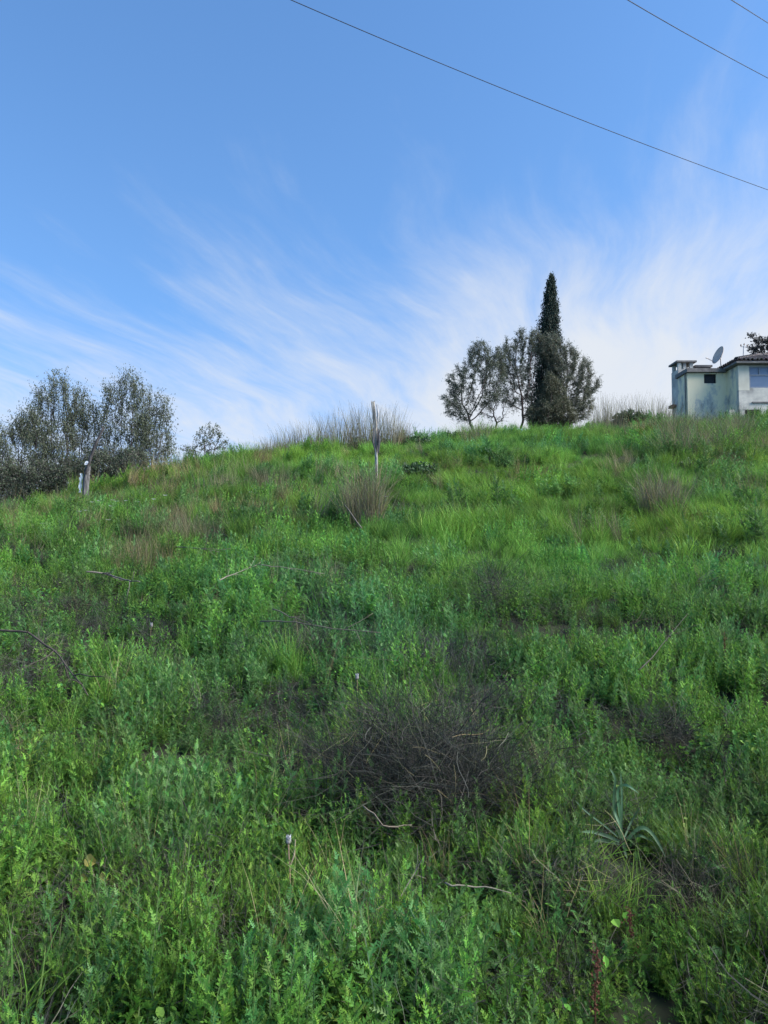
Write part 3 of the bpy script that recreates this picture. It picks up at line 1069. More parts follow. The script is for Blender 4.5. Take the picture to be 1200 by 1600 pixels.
g.obj('feed_arm', M_steel, dish, origin=DO)
g = Geo()
tube(g, [lnb + face * 0.04, lnb - face * 0.10], [0.035, 0.022], 8, (1, 1, 1))
g.obj('receiver_head', M_dish, dish, origin=DO)
g = Geo()
box(g, (top_[0] - 0.07, top_[1] - 0.05, top_[2] - 0.14), (top_[0] + 0.05, top_[1] + 0.05, top_[2] + 0.05), (1, 1, 1))
g.obj('bracket', M_steel, dish, origin=DO)

# little insulator mast on the tiled roof
ib = P(1161, 557, D2 + 1.0)
mast = empty('insulator_mast', ib + (0, 0, -0.35))
tag(mast, 'short iron mast with cross-arm and insulators rising from the tiled roof', 'utility mast')
IO = np.array(mast.location)
it = P(1162, 541.5, D2 + 1.0)
g = Geo()
tube(g, [IO, it + (0, 0, 0.04)], [0.03, 0.025], 6, (1, 1, 1))
g.obj('pole', M_steel, mast, origin=IO)
g = Geo()
tube(g, [it + (-0.16, 0, 0.0), it + (0.24, 0, -0.03)], [0.02, 0.02], 6, (1, 1, 1))
g.obj('cross_arm', M_steel, mast, origin=IO)
for dx_, dz_ in ((-0.15, 0.02), (0.03, 0.07), (0.20, 0.0)):
    g = Geo()
    c_ = it + (dx_, 0, dz_)
    zz_ = [0, 0.03, 0.035, 0.07, 0.075, 0.11]
    tube(g, [c_ + (0, 0, z_) for z_ in zz_], [0.02, 0.045, 0.03, 0.045, 0.03, 0.02], 8, (1, 1, 1))
    g.obj('insulator', M_white, mast, True, origin=IO)


# ------------------------------------------------------------------ trees
def colonize(base, att, step, di, dk, r, trop=(0, 0, 0.15), maxn=1600, wob=0.12, stems=1, spread=0.0):
    nodes = [np.array(base) + (r.normal(0, spread, 3) * (1, 1, 0) if stems > 1 else 0) for _ in range(stems)]
    par = [-1] * stems
    A = np.array(att)
    near_d = np.full(len(A), 1e9)
    near_i = np.zeros(len(A), int)
    for k, n_ in enumerate(nodes):
        d_ = np.linalg.norm(A - n_, axis=1)
        m = d_ < near_d
        near_d[m], near_i[m] = d_[m], k
    alive = np.ones(len(A), bool)
    trop = np.array(trop)
    for it_ in range(220):
        if not alive.any() or len(nodes) > maxn:
            break
        act = alive & (near_d < di)
        if not act.any():
            j = np.argmin(np.where(alive, near_d, 1e9))
            act[j] = True
        new = []
        for i_ in np.unique(near_i[act]):
            m = act & (near_i == i_)
            d_ = norm(A[m] - nodes[i_]).mean(0)
            d_ = norm(d_ + trop + r.normal(0, wob, 3))
            new.append((nodes[i_] + d_ * step, i_))
        grew = False
        for p_, i_ in new:
            k = len(nodes)
            d_ = np.linalg.norm(A - p_, axis=1)
            nodes.append(p_)
            par.append(i_)
            m = d_ < near_d
            if m[alive].any():
                grew = True
            near_d[m], near_i[m] = d_[m], k
        alive &= near_d > dk
        if not grew:
            j = np.nonzero(alive)[0]
            alive[j[np.argmin(near_d[j])]] = False if len(j) else True
    return np.array(nodes), np.array(par)


def radii_of(nodes, par, tip, p=2.2):
    n = len(nodes)
    acc = np.zeros(n)
    for i_ in range(n - 1, -1, -1):
        if acc[i_] == 0:
            acc[i_] = tip ** p
        if par[i_] >= 0:
            acc[par[i_]] += acc[i_]
    return acc ** (1 / p)


def wood(g_, nodes, par, rad, col, n=5, r=rng):
    for i_ in range(len(nodes)):
        if par[i_] < 0:
            continue
        j = par[i_]
        ra, rb = (rad[j], rad[i_])
        ra = min(ra, rb * 1.35)
        a, b = nodes[j], nodes[i_]
        d_ = norm(b - a)
        ref = np.array([0, 0, 1.0]) if abs(d_[2]) < 0.9 else np.array([1.0, 0, 0])
        s1 = norm(np.cross(d_, ref))
        s2 = np.cross(d_, s1)
        k = n if rb > 0.02 else 3
        th = np.linspace(0, 2 * np.pi, k, endpoint=False)[:, None]
        ring = s1 * np.cos(th) + s2 * np.sin(th)
        V = np.vstack([a - d_ * ra * 0.3 + ring * ra, b + d_ * rb * 0.3 + ring * rb])
        T = []
        for q_ in range(k):
            w_ = (q_ + 1) % k
            T += [(q_, w_, w_ + k), (q_, w_ + k, q_ + k)]
        g_.add(V, T, col)


def leaves(g_, P_, L, Wd, pal, r, upb=0.2, clump=None):
    """Many small pointed leaves (two bent triangles each) centred on the points P_."""
    n = len(P_)
    d_ = r.normal(0, 1, (n, 3))
    d_[:, 2] += upb * 2
    d_ = norm(d_)
    s_ = norm(np.cross(d_, r.normal(0, 1, (n, 3))))
    nn = np.cross(d_, s_)
    l_ = (L * r.uniform(0.6, 1.3, n))[:, None]
    w_ = (Wd * r.uniform(0.7, 1.2, n))[:, None]
    a = P_ - d_ * l_ * 0.5
    b = P_ + s_ * w_ * 0.5 + nn * l_ * 0.05
    c = P_ + d_ * l_ * 0.5
    e = P_ - s_ * w_ * 0.5 + nn * l_ * 0.05
    V = np.stack([a, b, c, e], 1).reshape(-1, 3)
    k = np.arange(n) * 4
    T = np.concatenate([np.stack([k, k + 1, k + 2], 1), np.stack([k, k + 2, k + 3], 1)])
    pal = np.array(pal)
    C = pal[r.integers(0, len(pal), n)] * r.uniform(0.75, 1.3, (n, 1))
    g_.add(V, T, np.repeat(C, 4, 0))


def blob_points(blobs, D, dep, n, r, shell=0.35):
    """Attractors inside ellipsoids given as (px, py, rx, ry[, weight]) at the distance D."""
    w = np.array([b[2] * b[3] * (b[4] if len(b) > 4 else 1) for b in blobs], float)
    out = []
    for b, m in zip(blobs, (w / w.sum() * n).astype(int) + 1):
        c = P(b[0], b[1], D)
        k = D / FPX
        v = norm(r.normal(0, 1, (m, 3))) * (r.uniform(shell, 1, (m, 1)) ** 0.6)
        out.append(c + v * np.array([b[2] * k, (b[2] * k) * dep, b[3] * k]))
    return np.vstack(out)


OL = [(0.080, 0.098, 0.056), (0.105, 0.120, 0.080), (0.064, 0.080, 0.048), (0.140, 0.148, 0.108)]


def broad_tree(name, label, cat, group, base_px, D, blobs, seed, n_att=520, step=0.16, tip=0.008, per=9, L=0.09, Wd=0.026,
               pal=OL, bark=(0.115, 0.085, 0.072), stems=1, spread=0.0, dep=0.9, trop=(0, 0, 0.12), di=1.4, dk=0.24, scat=0.035, up=0.25, leaf_r=2.4, wob=0.12, lift=0.0, sprays=5, spray_L=0.34):
    r = np.random.default_rng(seed)
    b0 = P(base_px[0], base_px[1], D)
    b0[2] = min(H(b0[0], b0[1]) - 0.05, b0[2]) + lift
    att = blob_points(blobs, D, dep, n_att, r)
    root = empty(name, b0)
    tag(root, label, cat, group)
    nodes, par = colonize(b0, att, step, di, dk, r, trop, stems=stems, spread=spread, wob=wob)
    rad = radii_of(nodes, par, tip)
    rootof = np.arange(len(nodes))
    for i_ in range(len(nodes)):
        if par[i_] >= 0:
            rootof[i_] = rootof[par[i_]]
    for k in np.unique(rootof):
        m = np.nonzero(rootof == k)[0]
        if len(m) < 3:
            continue
        inv = np.full(len(nodes), -1)
        inv[m] = np.arange(len(m))
        g_ = Geo()
        wood(g_, nodes[m], np.where(par[m] >= 0, inv[par[m]], -1), rad[m], bark, r=r)
        g_.obj('trunk' if stems == 1 else 'stem', M_bark, root, True, origin=b0)
    ctr = att.mean(0)
    tips = nodes[(rad < tip * leaf_r) & (nodes[:, 2] > b0[2] + 0.2)]
    g_ = Geo()
    st_ = np.repeat(tips, sprays, 0)
    out_ = norm(st_ - ctr)
    d_ = norm(out_ * 0.7 + r.normal(0, 0.7, st_.shape) + np.array([0, 0, up * 2]))
    ln_ = spray_L * r.uniform(0.4, 1.2, (len(st_), 1))
    end = st_ + d_ * ln_
    side_ = norm(np.cross(d_, r.normal(0, 1, d_.shape))) * tip * 0.5
    n_ = len(st_)
    V = np.stack([st_ - side_, st_ + side_, end], 1).reshape(-1, 3)
    g_.add(V, np.arange(n_ * 3).reshape(-1, 3), bark)
    f = r.uniform(0.15, 1.05, (n_, per, 1))
    Q = (st_[:, None] + (end - st_)[:, None] * f + r.normal(0, scat, (n_, per, 3))).reshape(-1, 3)
    leaves(g_, Q, L, Wd, pal, r, up)
    g_.obj('crown', M_leaf, root, origin=b0)
    return root


DT = 37.0
broad_tree('olive_tree', 'broad open-crowned olive tree with forked pale trunk, farthest of the group from the house', 'tree', 'trees on the ridge', (744, 672), DT,
           [(752, 560, 26, 26), (722, 600, 24, 28), (708, 628, 20, 24), (728, 645, 26, 18, 0.6), (770, 590, 22, 34), (756, 615, 30, 30, 0.6), (745, 575, 22, 30), (778, 560, 14, 18)], 41, per=12, n_att=1000, sprays=7)
broad_tree('olive_tree', 'taller reddish-trunked olive tree beside the cypress', 'tree', 'trees on the ridge', (806, 672), DT + 0.8,
           [(820, 536, 18, 22), (800, 552, 18, 24), (826, 566, 18, 34), (806, 590, 22, 30), (790, 570, 16, 30), (800, 620, 20, 24, 0.4), (826, 615, 14, 34), (838, 540, 16, 24)], 42, per=12, n_att=1000, sprays=7, bark=(0.15, 0.085, 0.065))
broad_tree('olive_tree', 'rounded olive tree spreading on the house side of the cypress', 'tree', 'trees on the ridge', (880, 672), DT + 0.4,
           [(862, 548, 22, 24), (884, 560, 20, 26), (900, 580, 24, 28), (918, 600, 22, 18), (880, 600, 30, 36), (890, 635, 30, 30), (868, 640, 30, 34), (905, 622, 24, 24), (915, 640, 14, 18)], 43, n_att=1300, per=12, sprays=8, pal=OL + [(0.12, 0.105, 0.07)])
broad_tree('young_olive_tree', 'small crooked half-bare olive between the two larger trunks', 'tree', 'trees on the ridge', (773, 674), DT - 0.6,
           [(758, 640, 12, 18), (780, 632, 12, 16), (770, 650, 10, 12), (786, 650, 8, 14)], 44, n_att=120, per=5, sprays=2, tip=0.013, step=0.12, dk=0.2, bark=(0.06, 0.045, 0.042), wob=0.25)
broad_tree('olive_bush', 'dark dense evergreen bush around the foot of the cypress', 'bush', None, (848, 672), DT - 0.8,
           [(862, 610, 16, 24), (868, 640, 22, 26), (852, 650, 24, 20), (836, 652, 14, 18), (884, 652, 16, 18)], 45, n_att=800, per=12, sprays=6, L=0.10, Wd=0.036, stems=3, spread=0.25,
           pal=[(0.080, 0.085, 0.045), (0.100, 0.098, 0.054), (0.060, 0.070, 0.040)], scat=0.06, dk=0.2)

# cypress
r = np.random.default_rng(46)
DC = DT + 1.6
cb = P(851, 672, DC)
cb[2] = H(cb[0], cb[1]) - 0.1
ct = P(862, 433, DC)
cyp = empty('cypress_tree', cb)
tag(cyp, 'tall narrow dark cypress spire standing above the olives', 'tree', 'trees on the ridge')
Hc = ct[2] - cb[2]
g = Geo()
tz = np.linspace(0, 0.97, 14)
axis = lambda t: cb + np.array([(ct[0] - cb[0]) * t ** 1.2, 0, Hc * t])
tube(g, [axis(t) for t in tz], 0.16 * (1 - tz) + 0.012, 7, (0.09, 0.07, 0.06))
prof = lambda t: np.interp(t, [0, 0.1, 0.35, 0.6, 0.8, 0.93, 1.0], [1.05, 1.12, 0.98, 0.70, 0.42, 0.19, 0.03])
pts_ = []
for k in range(560):
    t = r.uniform(0.03, 0.985) ** 0.85
    az = r.uniform(0, 6.28)
    rr_ = prof(t) * r.uniform(0.45, 1.06)
    if r.uniform() < 0.06:
        rr_ *= 1.18
    end = axis(min(t + 0.035, 1)) + np.array([math.cos(az) * rr_, math.sin(az) * rr_, 0])
    st = axis(max(t - 0.05, 0.0))
    mid = st * 0.45 + end * 0.55 + np.array([math.cos(az), math.sin(az), -0.6]) * rr_ * 0.12
    tube(g, [st, mid, end], [0.022, 0.014, 0.006], 3, (0.08, 0.06, 0.05), cap=False)
    m = 44
    f = r.uniform(0.35, 1.12, m)[:, None]
    q_ = (1 - f) ** 2 * st + 2 * f * (1 - f) * mid + f ** 2 * end
    sp_ = 0.06 + 0.06 * prof(t)
    pts_.append(q_ + r.normal(0, sp_, (m, 3)) * (0.75, 0.75, 1.3))
g.obj('trunk', M_bark, cyp, True, origin=cb)
g = Geo()
leaves(g, np.vstack(pts_), 0.14, 0.05, [(0.024, 0.040, 0.028), (0.032, 0.050, 0.034), (0.020, 0.032, 0.025), (0.040, 0.052, 0.036)], r, 0.9)
sp = P(866, 431, DC)
g.obj('crown', M_cyp, cyp, origin=cb)

# tree behind the house
broad_tree('leafy_tree', 'purplish-dark tree showing above the tiled roof behind the house', 'tree', None, (1205, 600), 47,
           [(1178, 527, 10, 5), (1192, 538, 16, 10), (1205, 548, 26, 16), (1172, 549, 7, 3), (1225, 545, 25, 22)], 47, n_att=420, per=10, L=0.14, Wd=0.06, step=0.2,
           pal=[(0.045, 0.042, 0.042), (0.060, 0.055, 0.050), (0.040, 0.046, 0.034)])

# ------------------------------------------------------------------ thicket at the foot of the field
TH = [(0.072, 0.092, 0.050), (0.092, 0.112, 0.062), (0.058, 0.078, 0.042), (0.120, 0.128, 0.084)]
shrubs = [
    ((92, 765), 26.5, [(90, 612, 16, 22), (72, 640, 22, 28), (105, 645, 20, 34), (60, 680, 26, 30), (92, 695, 30, 36), (88, 735, 34, 28)], 'tall twiggy shrub with the pointed top, second in from the picture edge'),
    ((130, 760), 27.0, [(128, 632, 12, 18), (138, 660, 16, 26), (120, 680, 20, 36), (140, 705, 20, 36), (128, 740, 24, 24)], 'narrower shrub in the dip between the two tallest shrubs'),
    ((196, 745), 27.0, [(196, 606, 12, 18), (180, 632, 20, 28), (212, 625, 18, 28), (172, 670, 22, 34), (205, 670, 26, 34), (220, 690, 24, 28), (190, 715, 30, 26)], 'tallest twiggy shrub behind the leaning post, many upright shoots'),
    ((242, 735), 27.3, [(240, 640, 10, 22), (256, 660, 12, 30), (232, 680, 20, 30), (252, 700, 18, 24), (245, 720, 22, 16)], 'sparse shrub closing the thicket at its uphill end'),
    ((45, 780), 26.0, [(42, 668, 18, 20), (28, 690, 16, 22), (52, 710, 24, 34), (36, 745, 28, 28)], 'rounded shrub of middle height next to the picture edge'),
    ((4, 790), 25.5, [(2, 690, 12, 18), (-6, 720, 22, 30), (8, 750, 20, 28)], 'low dark shrub cut off by the picture edge'),
    ((-40, 790), 26.0, [(-40, 690, 30, 30), (-50, 740, 40, 36)], 'dark shrub just past the picture edge'),
]
for k, (bp_, D, bl, lab) in enumerate(shrubs):
    broad_tree('shrub', lab, 'shrub', 'thicket along the lower edge of the field', bp_, D, bl, 60 + k, n_att=900, step=0.12, tip=0.0055, per=8, sprays=4, spray_L=0.58, L=0.072, Wd=0.030, pal=TH,
               bark=(0.075, 0.062, 0.055), stems=5, spread=0.22, di=1.0, dk=0.15, scat=0.03, trop=(0, 0, 0.35), up=0.95)
for k, (px_, py_, rx_, ry_2) in enumerate([(14, 762, 30, 36), (62, 752, 28, 30), (110, 742, 28, 26), (160, 728, 26, 24), (205, 722, 26, 20)]):
    broad_tree('undergrowth_shrub', ['purplish dead undergrowth at the picture edge', 'brown dead undergrowth below the rounded shrub', 'dark undergrowth just beside the leaning post', 'dark undergrowth behind the leaning post', 'low undergrowth below the tallest shrub'][k],
               'undergrowth', 'thicket along the lower edge of the field', (px_, py_ + ry_2), 25.2, [(px_, py_, rx_, ry_2), (px_, py_ + 12, rx_ * 1.2, ry_2 * 0.9), (px_ - 14, py_ + 18, rx_, ry_2 * 0.7)], 80 + k, n_att=420, step=0.11, tip=0.006, per=9, sprays=6, spray_L=0.28,
               L=0.07, Wd=0.03, pal=[(0.080, 0.098, 0.058), (0.100, 0.092, 0.074), (0.070, 0.098, 0.052)], bark=(0.085, 0.072, 0.070), stems=6, spread=0.3, di=0.9, dk=0.14, scat=0.04, trop=(0, 0, 0.3))
broad_tree('small_shrub', 'small half-bare shrub alone on the skyline beside the thicket', 'shrub', None, (322, 715), 27.5,
           [(318, 682, 12, 14), (335, 678, 14, 14), (300, 705, 14, 10), (325, 700, 18, 12), (345, 695, 12, 14)], 90, n_att=260, step=0.11, tip=0.006, per=6, sprays=3, spray_L=0.22, L=0.075, Wd=0.034, pal=TH, stems=4, spread=0.15,
           di=0.9, dk=0.16, scat=0.03, trop=(0, 0, 0.3))
GB = [(0.040, 0.085, 0.030), (0.052, 0.105, 0.036), (0.034, 0.070, 0.028)]
for k, (px_, py_, rx_, ry_2, D, lab) in enumerate([
        (655, 698, 26, 13, 26.5, 'low green bramble mound on the skyline beside the upright post'),
        (712, 692, 30, 14, 28.5, 'green bramble mound on the bank below the open-crowned olive'),
        (1085, 742, 46, 20, 20.5, 'dark green bramble mound on the bank below the house'),
        (648, 744, 42, 15, 19.5, 'dark bramble patch on the bank just behind the upright post'),
        (985, 655, 26, 11, 33.0, 'tangled bramble on the skyline next to the house corner')]):
    broad_tree('bramble_bush', lab, 'bush', 'bramble mounds', (px_, py_ + ry_2), D, [(px_, py_, rx_, ry_2), (px_ - rx_ * .4, py_ + 4, rx_ * .6, ry_2 * .8), (px_ + rx_ * .5, py_ + 3, rx_ * .5, ry_2 * .8)], 95 + k,
               n_att=420, step=0.10, tip=0.005, per=9, sprays=5, spray_L=0.18, L=0.075, Wd=0.05, pal=GB, stems=7, spread=0.35, di=0.8, dk=0.13, scat=0.03, trop=(0, 0, 0.1), bark=(0.07, 0.05, 0.045))

# ------------------------------------------------------------------ fence posts
def rough_post(g_, pts, rads, col, r, n=11, ratio=0.8, rough=0.12, jag=0.06):
    """A split, weathered pole: uneven section that twists, with a broken top."""
    pts = np.array(pts, float)
    k = 16
    t = np.linspace(0, 1, k)
    seg = np.linspace(0, 1, len(pts))
    ctr = np.stack([np.interp(t, seg, pts[:, i_]) for i_ in range(3)], 1)
    ctr[1:-1] = (ctr[:-2] + ctr[1:-1] * 2 + ctr[2:]) / 4
    rd = np.interp(t, seg, rads)
    ang = np.linspace(0, 2 * np.pi, n, endpoint=False)
    sect = 1 + rough * r.normal(0, 1, n)
    V = []
    for i_ in range(k):
        sec = sect * (1 + 0.06 * r.normal(0, 1, n))
        for j_ in range(n):
            z_ = ctr[i_][2] + (r.uniform(-jag, jag) if i_ == k - 1 else 0)
            V.append((ctr[i_][0] + rd[i_] * sec[j_] * math.cos(ang[j_]), ctr[i_][1] + rd[i_] * ratio * sec[j_] * math.sin(ang[j_]), z_))
    V.append(ctr[-1] - (0, 0, 0.03))
    T = []
    for i_ in range(k - 1):
        for j_ in range(n):
            p_, q_ = i_ * n + j_, i_ * n + (j_ + 1) % n
            T += [(p_, q_, q_ + n), (p_, q_ + n, p_ + n)]
    for j_ in range(n):
        T.append(((k - 1) * n + j_, (k - 1) * n + (j_ + 1) % n, k * n))
    g_.add(V, T, col)


r = np.random.default_rng(120)
DP = 18.2
pb = P(588, 748, DP)
pb[2] = H(pb[0], pb[1]) - 0.05
post = empty('fence_post', pb)
tag(post, 'upright split grey wooden post standing against the sky', 'fence post', 'old fence posts')
g = Geo()
rough_post(g, [pb, P(588, 712, DP), P(587, 690, DP), P(586, 660, DP), P(582.5, 628, DP)], [0.036, 0.040, 0.046, 0.050, 0.047], (0.92, 0.87, 0.80), r)
g.obj('pole', M_wood, post, origin=pb)
for a_, b_, c_, w_, cl in (((588.6, 632), (590.8, 646), (589.5, 668), 0.03, (1.1, 1.1, 1.15)), ((590.8, 670), (592, 688), (591, 708), 0.05, (0.25, 0.25, 0.28)), ((584, 668), (583, 690), (586, 706), 0.03, (0.3, 0.3, 0.33)), ((586.5, 700), (588, 716), (588.5, 726), 0.028, (0.9, 1.05, 1.15))):
    g = Geo()
    Q = np.array([P(*a_, DP - 0.05), P(*b_, DP - 0.065), P(*c_, DP - 0.055)])
    tube(g, Q, [w_ * 0.35, w_, w_ * 0.4], 6, cl)
    g.obj('splinter', M_wood, post, origin=pb)

DL = 21.6
lb = P(133, 782, DL)
lb[2] = H(lb[0], lb[1]) - 0.05
post = empty('fence_post', lb)
tag(post, 'dark leaning post in front of the thicket with plastic caught on it', 'fence post', 'old fence posts')
g = Geo()
rough_post(g, [lb, P(135, 748, DL), P(138, 728, DL)], [0.085, 0.085, 0.07], (0.42, 0.42, 0.44), r)
g.obj('stump', M_wood, post, origin=lb)
g = Geo()
rough_post(g, [P(134, 740, DL - 0.1), P(141, 716, DL - 0.05), P(150, 692, DL), P(162, 668, DL + 0.15)], [0.045, 0.05, 0.05, 0.04], (0.20, 0.19, 0.20), r)
g.obj('leaning_pole', M_wood, post, origin=lb)


def crumple(g_, c, w, h, r, nu=7, nv=9, col=(0.75, 0.80, 0.85)):
    V = []
    for j_ in range(nv):
        for i_ in range(nu):
            u_, v_ = i_ / (nu - 1) - 0.5, j_ / (nv - 1) - 0.5
            taper = 0.5 + 0.9 * abs(math.sin(2.2 * j_ + 1))
            V.append(c + np.array([w * u_ * taper + 0.25 * w * math.sin(3 * v_), -0.06 + 0.35 * w * math.cos(u_ * 3.0) * r.uniform(0.5, 1.2), h * v_]) + r.normal(0, 0.10 * w, 3))
    T = []
    for j_ in range(nv - 1):
        for i_ in range(nu - 1):
            a = j_ * nu + i_
            T += [(a, a + 1, a + nu + 1), (a, a + nu + 1, a + nu)]
    g_.add(V, T, col)


g = Geo()
c_ = P(136, 724, DL - 0.12)
crumple(g, c_, 0.07, 0.11, r, col=(0.85, 0.86, 0.9))
tag(g.obj('plastic_scrap', M_plast, origin=c_), 'small white plastic scrap knotted at the bend of the leaning post', 'plastic scrap', 'plastic on the leaning post')
g = Geo()
c_ = P(127, 755, DL - 0.12)
crumple(g, c_, 0.07, 0.55, r, col=(0.40, 0.48, 0.55))
tag(g.obj('plastic_scrap', M_plast, origin=c_), 'torn pale blue plastic strip hanging at the foot of the leaning post', 'plastic scrap', 'plastic on the leaning post')

# metal sheet under the olives
c_ = P(806, 671, DT - 2.2)
g = Geo()
V, T = [], []
n = 26
k_ = (DT - 2.2) / FPX
for i_ in range(n):
    f = i_ / (n - 1)
    w_ = 0.012 * math.sin(i_ * 1.9)
    for (dy_, dz_) in ((0.0, -0.55), (0.02 + w_, 0.0), (0.35, 0.14 - 0.05 * f), (0.9, 0.10 - 0.04 * f)):
        V.append(c_ + np.array([(f - 0.5) * 38 * k_, dy_, dz_ + 0.02 * math.sin(i_ * 1.9)]))
for i_ in range(n - 1):
    for j_ in range(3):
        a = i_ * 4 + j_
        T += [(a, a + 4, a + 5), (a, a + 5, a + 1)]
g.add(V, T, (1, 1, 1))
tag(g.obj('metal_sheet', M_sheet, origin=c_), 'pale blue bent metal sheet at the foot of the olive trunks', 'metal sheet')

# ------------------------------------------------------------------ overhead cables
def cable(px_pts, D0, D1, label):
    g_ = Geo()
    k = 40
    px_pts = np.array(px_pts, float)
    t = np.linspace(0, 1, len(px_pts))
    cf = [np.polyfit(t, px_pts[:, i_], 2) for i_ in (0, 1)]
    s = np.linspace(-0.25, 1.2, k)
    Q = np.array([P(np.polyval(cf[0], a), np.polyval(cf[1], a), 1 / ((1 - (a + 0.25) / 1.45) / D0 + ((a + 0.25) / 1.45) / D1)) for a in s])
    tube(g_, Q, np.full(k, 0.0085), 6, (1, 1, 1))
    tag(g_.obj('power_cable', M_cable, origin=Q[0]), label, 'cable', 'overhead power cables')


cable([(450, -1), (640, 76), (830, 158), (1015, 229), (1200, 296)], 14, 26, 'long overhead cable sweeping across the whole sky, lowest of the three')
cable([(981, 0), (1050, 40), (1125, 82), (1200, 122)], 13, 22, 'middle overhead cable cutting across the upper corner of the sky')
cable([(1143, 0), (1170, 17), (1200, 36)], 13, 20, 'topmost overhead cable just clipping the corner of the sky')

# ------------------------------------------------------------------ straw tussocks
def tussock(px, py, wpx, hpx, D, n, label, group, seed, pal=ST, wd=0.010, droop=0.25, green=0.0, lean=0.35, name='straw_tussock'):
    r_ = np.random.default_rng(seed)
    b = P(px, py, D)
    b[2] = H(b[0], b[1]) - 0.02
    wm, hm = wpx * D / FPX, hpx * D / FPX
    g_ = Geo()
    for _ in range(n):
        az = r_.uniform(0, 6.28)
        rr = 0.5 * wm * math.sqrt(r_.uniform(0, 1)) * 0.8
        o = np.array([math.cos(az) * rr, math.sin(az) * rr * 0.6, 0])
        o[2] = H(b[0] + o[0], b[1] + o[1]) - b[2]
        L = hm * r_.uniform(0.35, 1.1)
        d_ = np.array([o[0] / wm * 0.45 + r_.normal(0, lean * 0.45), r_.normal(0, lean * 0.5), 1.0])
        t = np.linspace(0, 1, 5)
        az2 = r_.uniform(0, 6.28)
        sag = np.array([math.cos(az2), math.sin(az2), -0.5]) * droop * L * r_.uniform(0, 1)
        pts = o + d_ * (L * t)[:, None] + sag * (t ** 2.5)[:, None]
        ribbon(g_, pts, wd * r_.uniform(0.5, 1.2) * np.array([1, 0.9, 0.7, 0.5, 0.25]), np.array([1, r_.normal(0, 0.6), 0]),
               jit(GR[r_.integers(4)] if r_.uniform() < green else pal[r_.integers(len(pal))], 0.18, r_))
    o_ = bpy.data.objects.new(name, g_.mesh(name, M_dry))
    scene.collection.objects.link(o_)
    o_.location = b
    tag(o_, label, 'dry grass', group)
    return o_


tussock(570, 818, 60, 112, 13.6, 900, 'tall straw tussock in front of the upright post', 'straw tussocks', 1, wd=0.009, pal=ST + GY[:2] + [(0.25, 0.205, 0.11)], lean=0.34, droop=0.45, green=0.08)
tussock(1034, 818, 74, 84, 14.2, 800, 'low brownish tussock alone in the green grass below the house', 'straw tussocks', 2, wd=0.009, lean=0.38, droop=0.45, pal=GY[:2] + ST)
for k, (px_, py_, w_, h_, D_c) in enumerate([(452, 712, 44, 46, 25.5), (492, 708, 52, 52, 25.8), (530, 706, 52, 62, 26.0), (566, 704, 46, 66, 26.0), (604, 702, 46, 62, 26.2), (425, 716, 30, 34, 25.2), (628, 700, 26, 40, 26.6)]):
    tussock(px_, py_, w_, h_ * 1.2, D_c, 340, ['straw clump on the skyline, fourth on the thicket side of the post', 'straw clump on the skyline, third on the thicket side of the post', 'straw clump on the skyline, second on the thicket side of the post', 'straw clump on the skyline directly beside the post, thicket side',
            'straw clump on the skyline directly beside the post, olive side', 'thin outlying straw clump on the skyline nearest the small shrub', 'sparse straw clump on the skyline nearest the bramble mound'][k], 'skyline straw clumps', 10 + k, wd=0.011, lean=0.32, pal=GY[:2] + ST)
for k, (px_, py_, w_, h_) in enumerate([(938, 668, 30, 56), (962, 664, 34, 54), (990, 660, 36, 52), (1020, 656, 34, 50), (1040, 654, 30, 44)]):
    tussock(px_, py_, w_, h_ * 1.15, 32 + k * 0.4, 210, 'tall thin straw stems on the skyline between olives and house, ' + ['first from the olives', 'second from the olives', 'middle clump', 'second from the house', 'at the house corner'][k],
            'skyline straw stems', 20 + k, wd=0.011, lean=0.3, pal=GY + ST)
for k, (px_, py_, w_, h_, D_c) in enumerate([(1060, 735, 60, 66, 21.5), (1110, 720, 80, 66, 23), (1150, 700, 70, 56, 25), (1075, 690, 80, 50, 27), (1180, 672, 70, 22, 29), (1110, 668, 80, 22, 30), (745, 712, 60, 40, 26.5), (1050, 700, 50, 60, 25)]):
    tussock(px_, py_, w_, h_ * 1.05, D_c, 420, ['tan straw mass just above the dark bramble mound', 'large tan straw mass above the dark bramble, house side', 'tan straw on the bank below the big house window', 'tan straw directly below the small house window', 'short straw along the foot of the tiled block',
            'short straw along the foot of the low wing', 'brownish straw patch on the bank below the olives', 'tan straw on the bank below the chimney corner'][k], 'straw on the bank', 30 + k, wd=0.009, lean=0.75, droop=0.55, pal=GY[:2] + ST, green=0.25)
for k, (px_, py_, w_, h_, D_c) in enumerate([(10, 800, 40, 60, 22), (45, 795, 40, 45, 22.5), (110, 790, 50, 40, 23), (320, 780, 80, 50, 19), (250, 790, 60, 45, 20), (350, 745, 60, 50, 22.5)]):
    tussock(px_, py_, w_, h_, D_c, 90, ['pale dead stems in front of the thicket at the picture edge', 'pale dead stems in front of the rounded shrub', 'pale dead stems at the foot of the leaning post', 'thin grey stems on the slope below the small shrub', 'thin grey stems between the leaning post and the straw tussock',
            'thin grey stems just below the small skyline shrub'][k], 'thin dead stems', 50 + k, wd=0.008, lean=0.5, pal=GY + ST, droop=0.15)
for k, (px_, py_, w_, h_, D_c, lab) in enumerate([(380, 725, 50, 42, 24.5, 'bright green grass hummock on the skyline beside the small shrub'), (190, 755, 52, 34, 23.2, 'bright green grass hummock behind the leaning post')]):
    tussock(px_, py_, w_, h_, D_c, 420, lab, 'green grass hummocks', 70 + k, wd=0.012, lean=0.5, pal=GR, droop=0.4, name='grass_hummock')['category'] = 'grass hummock'

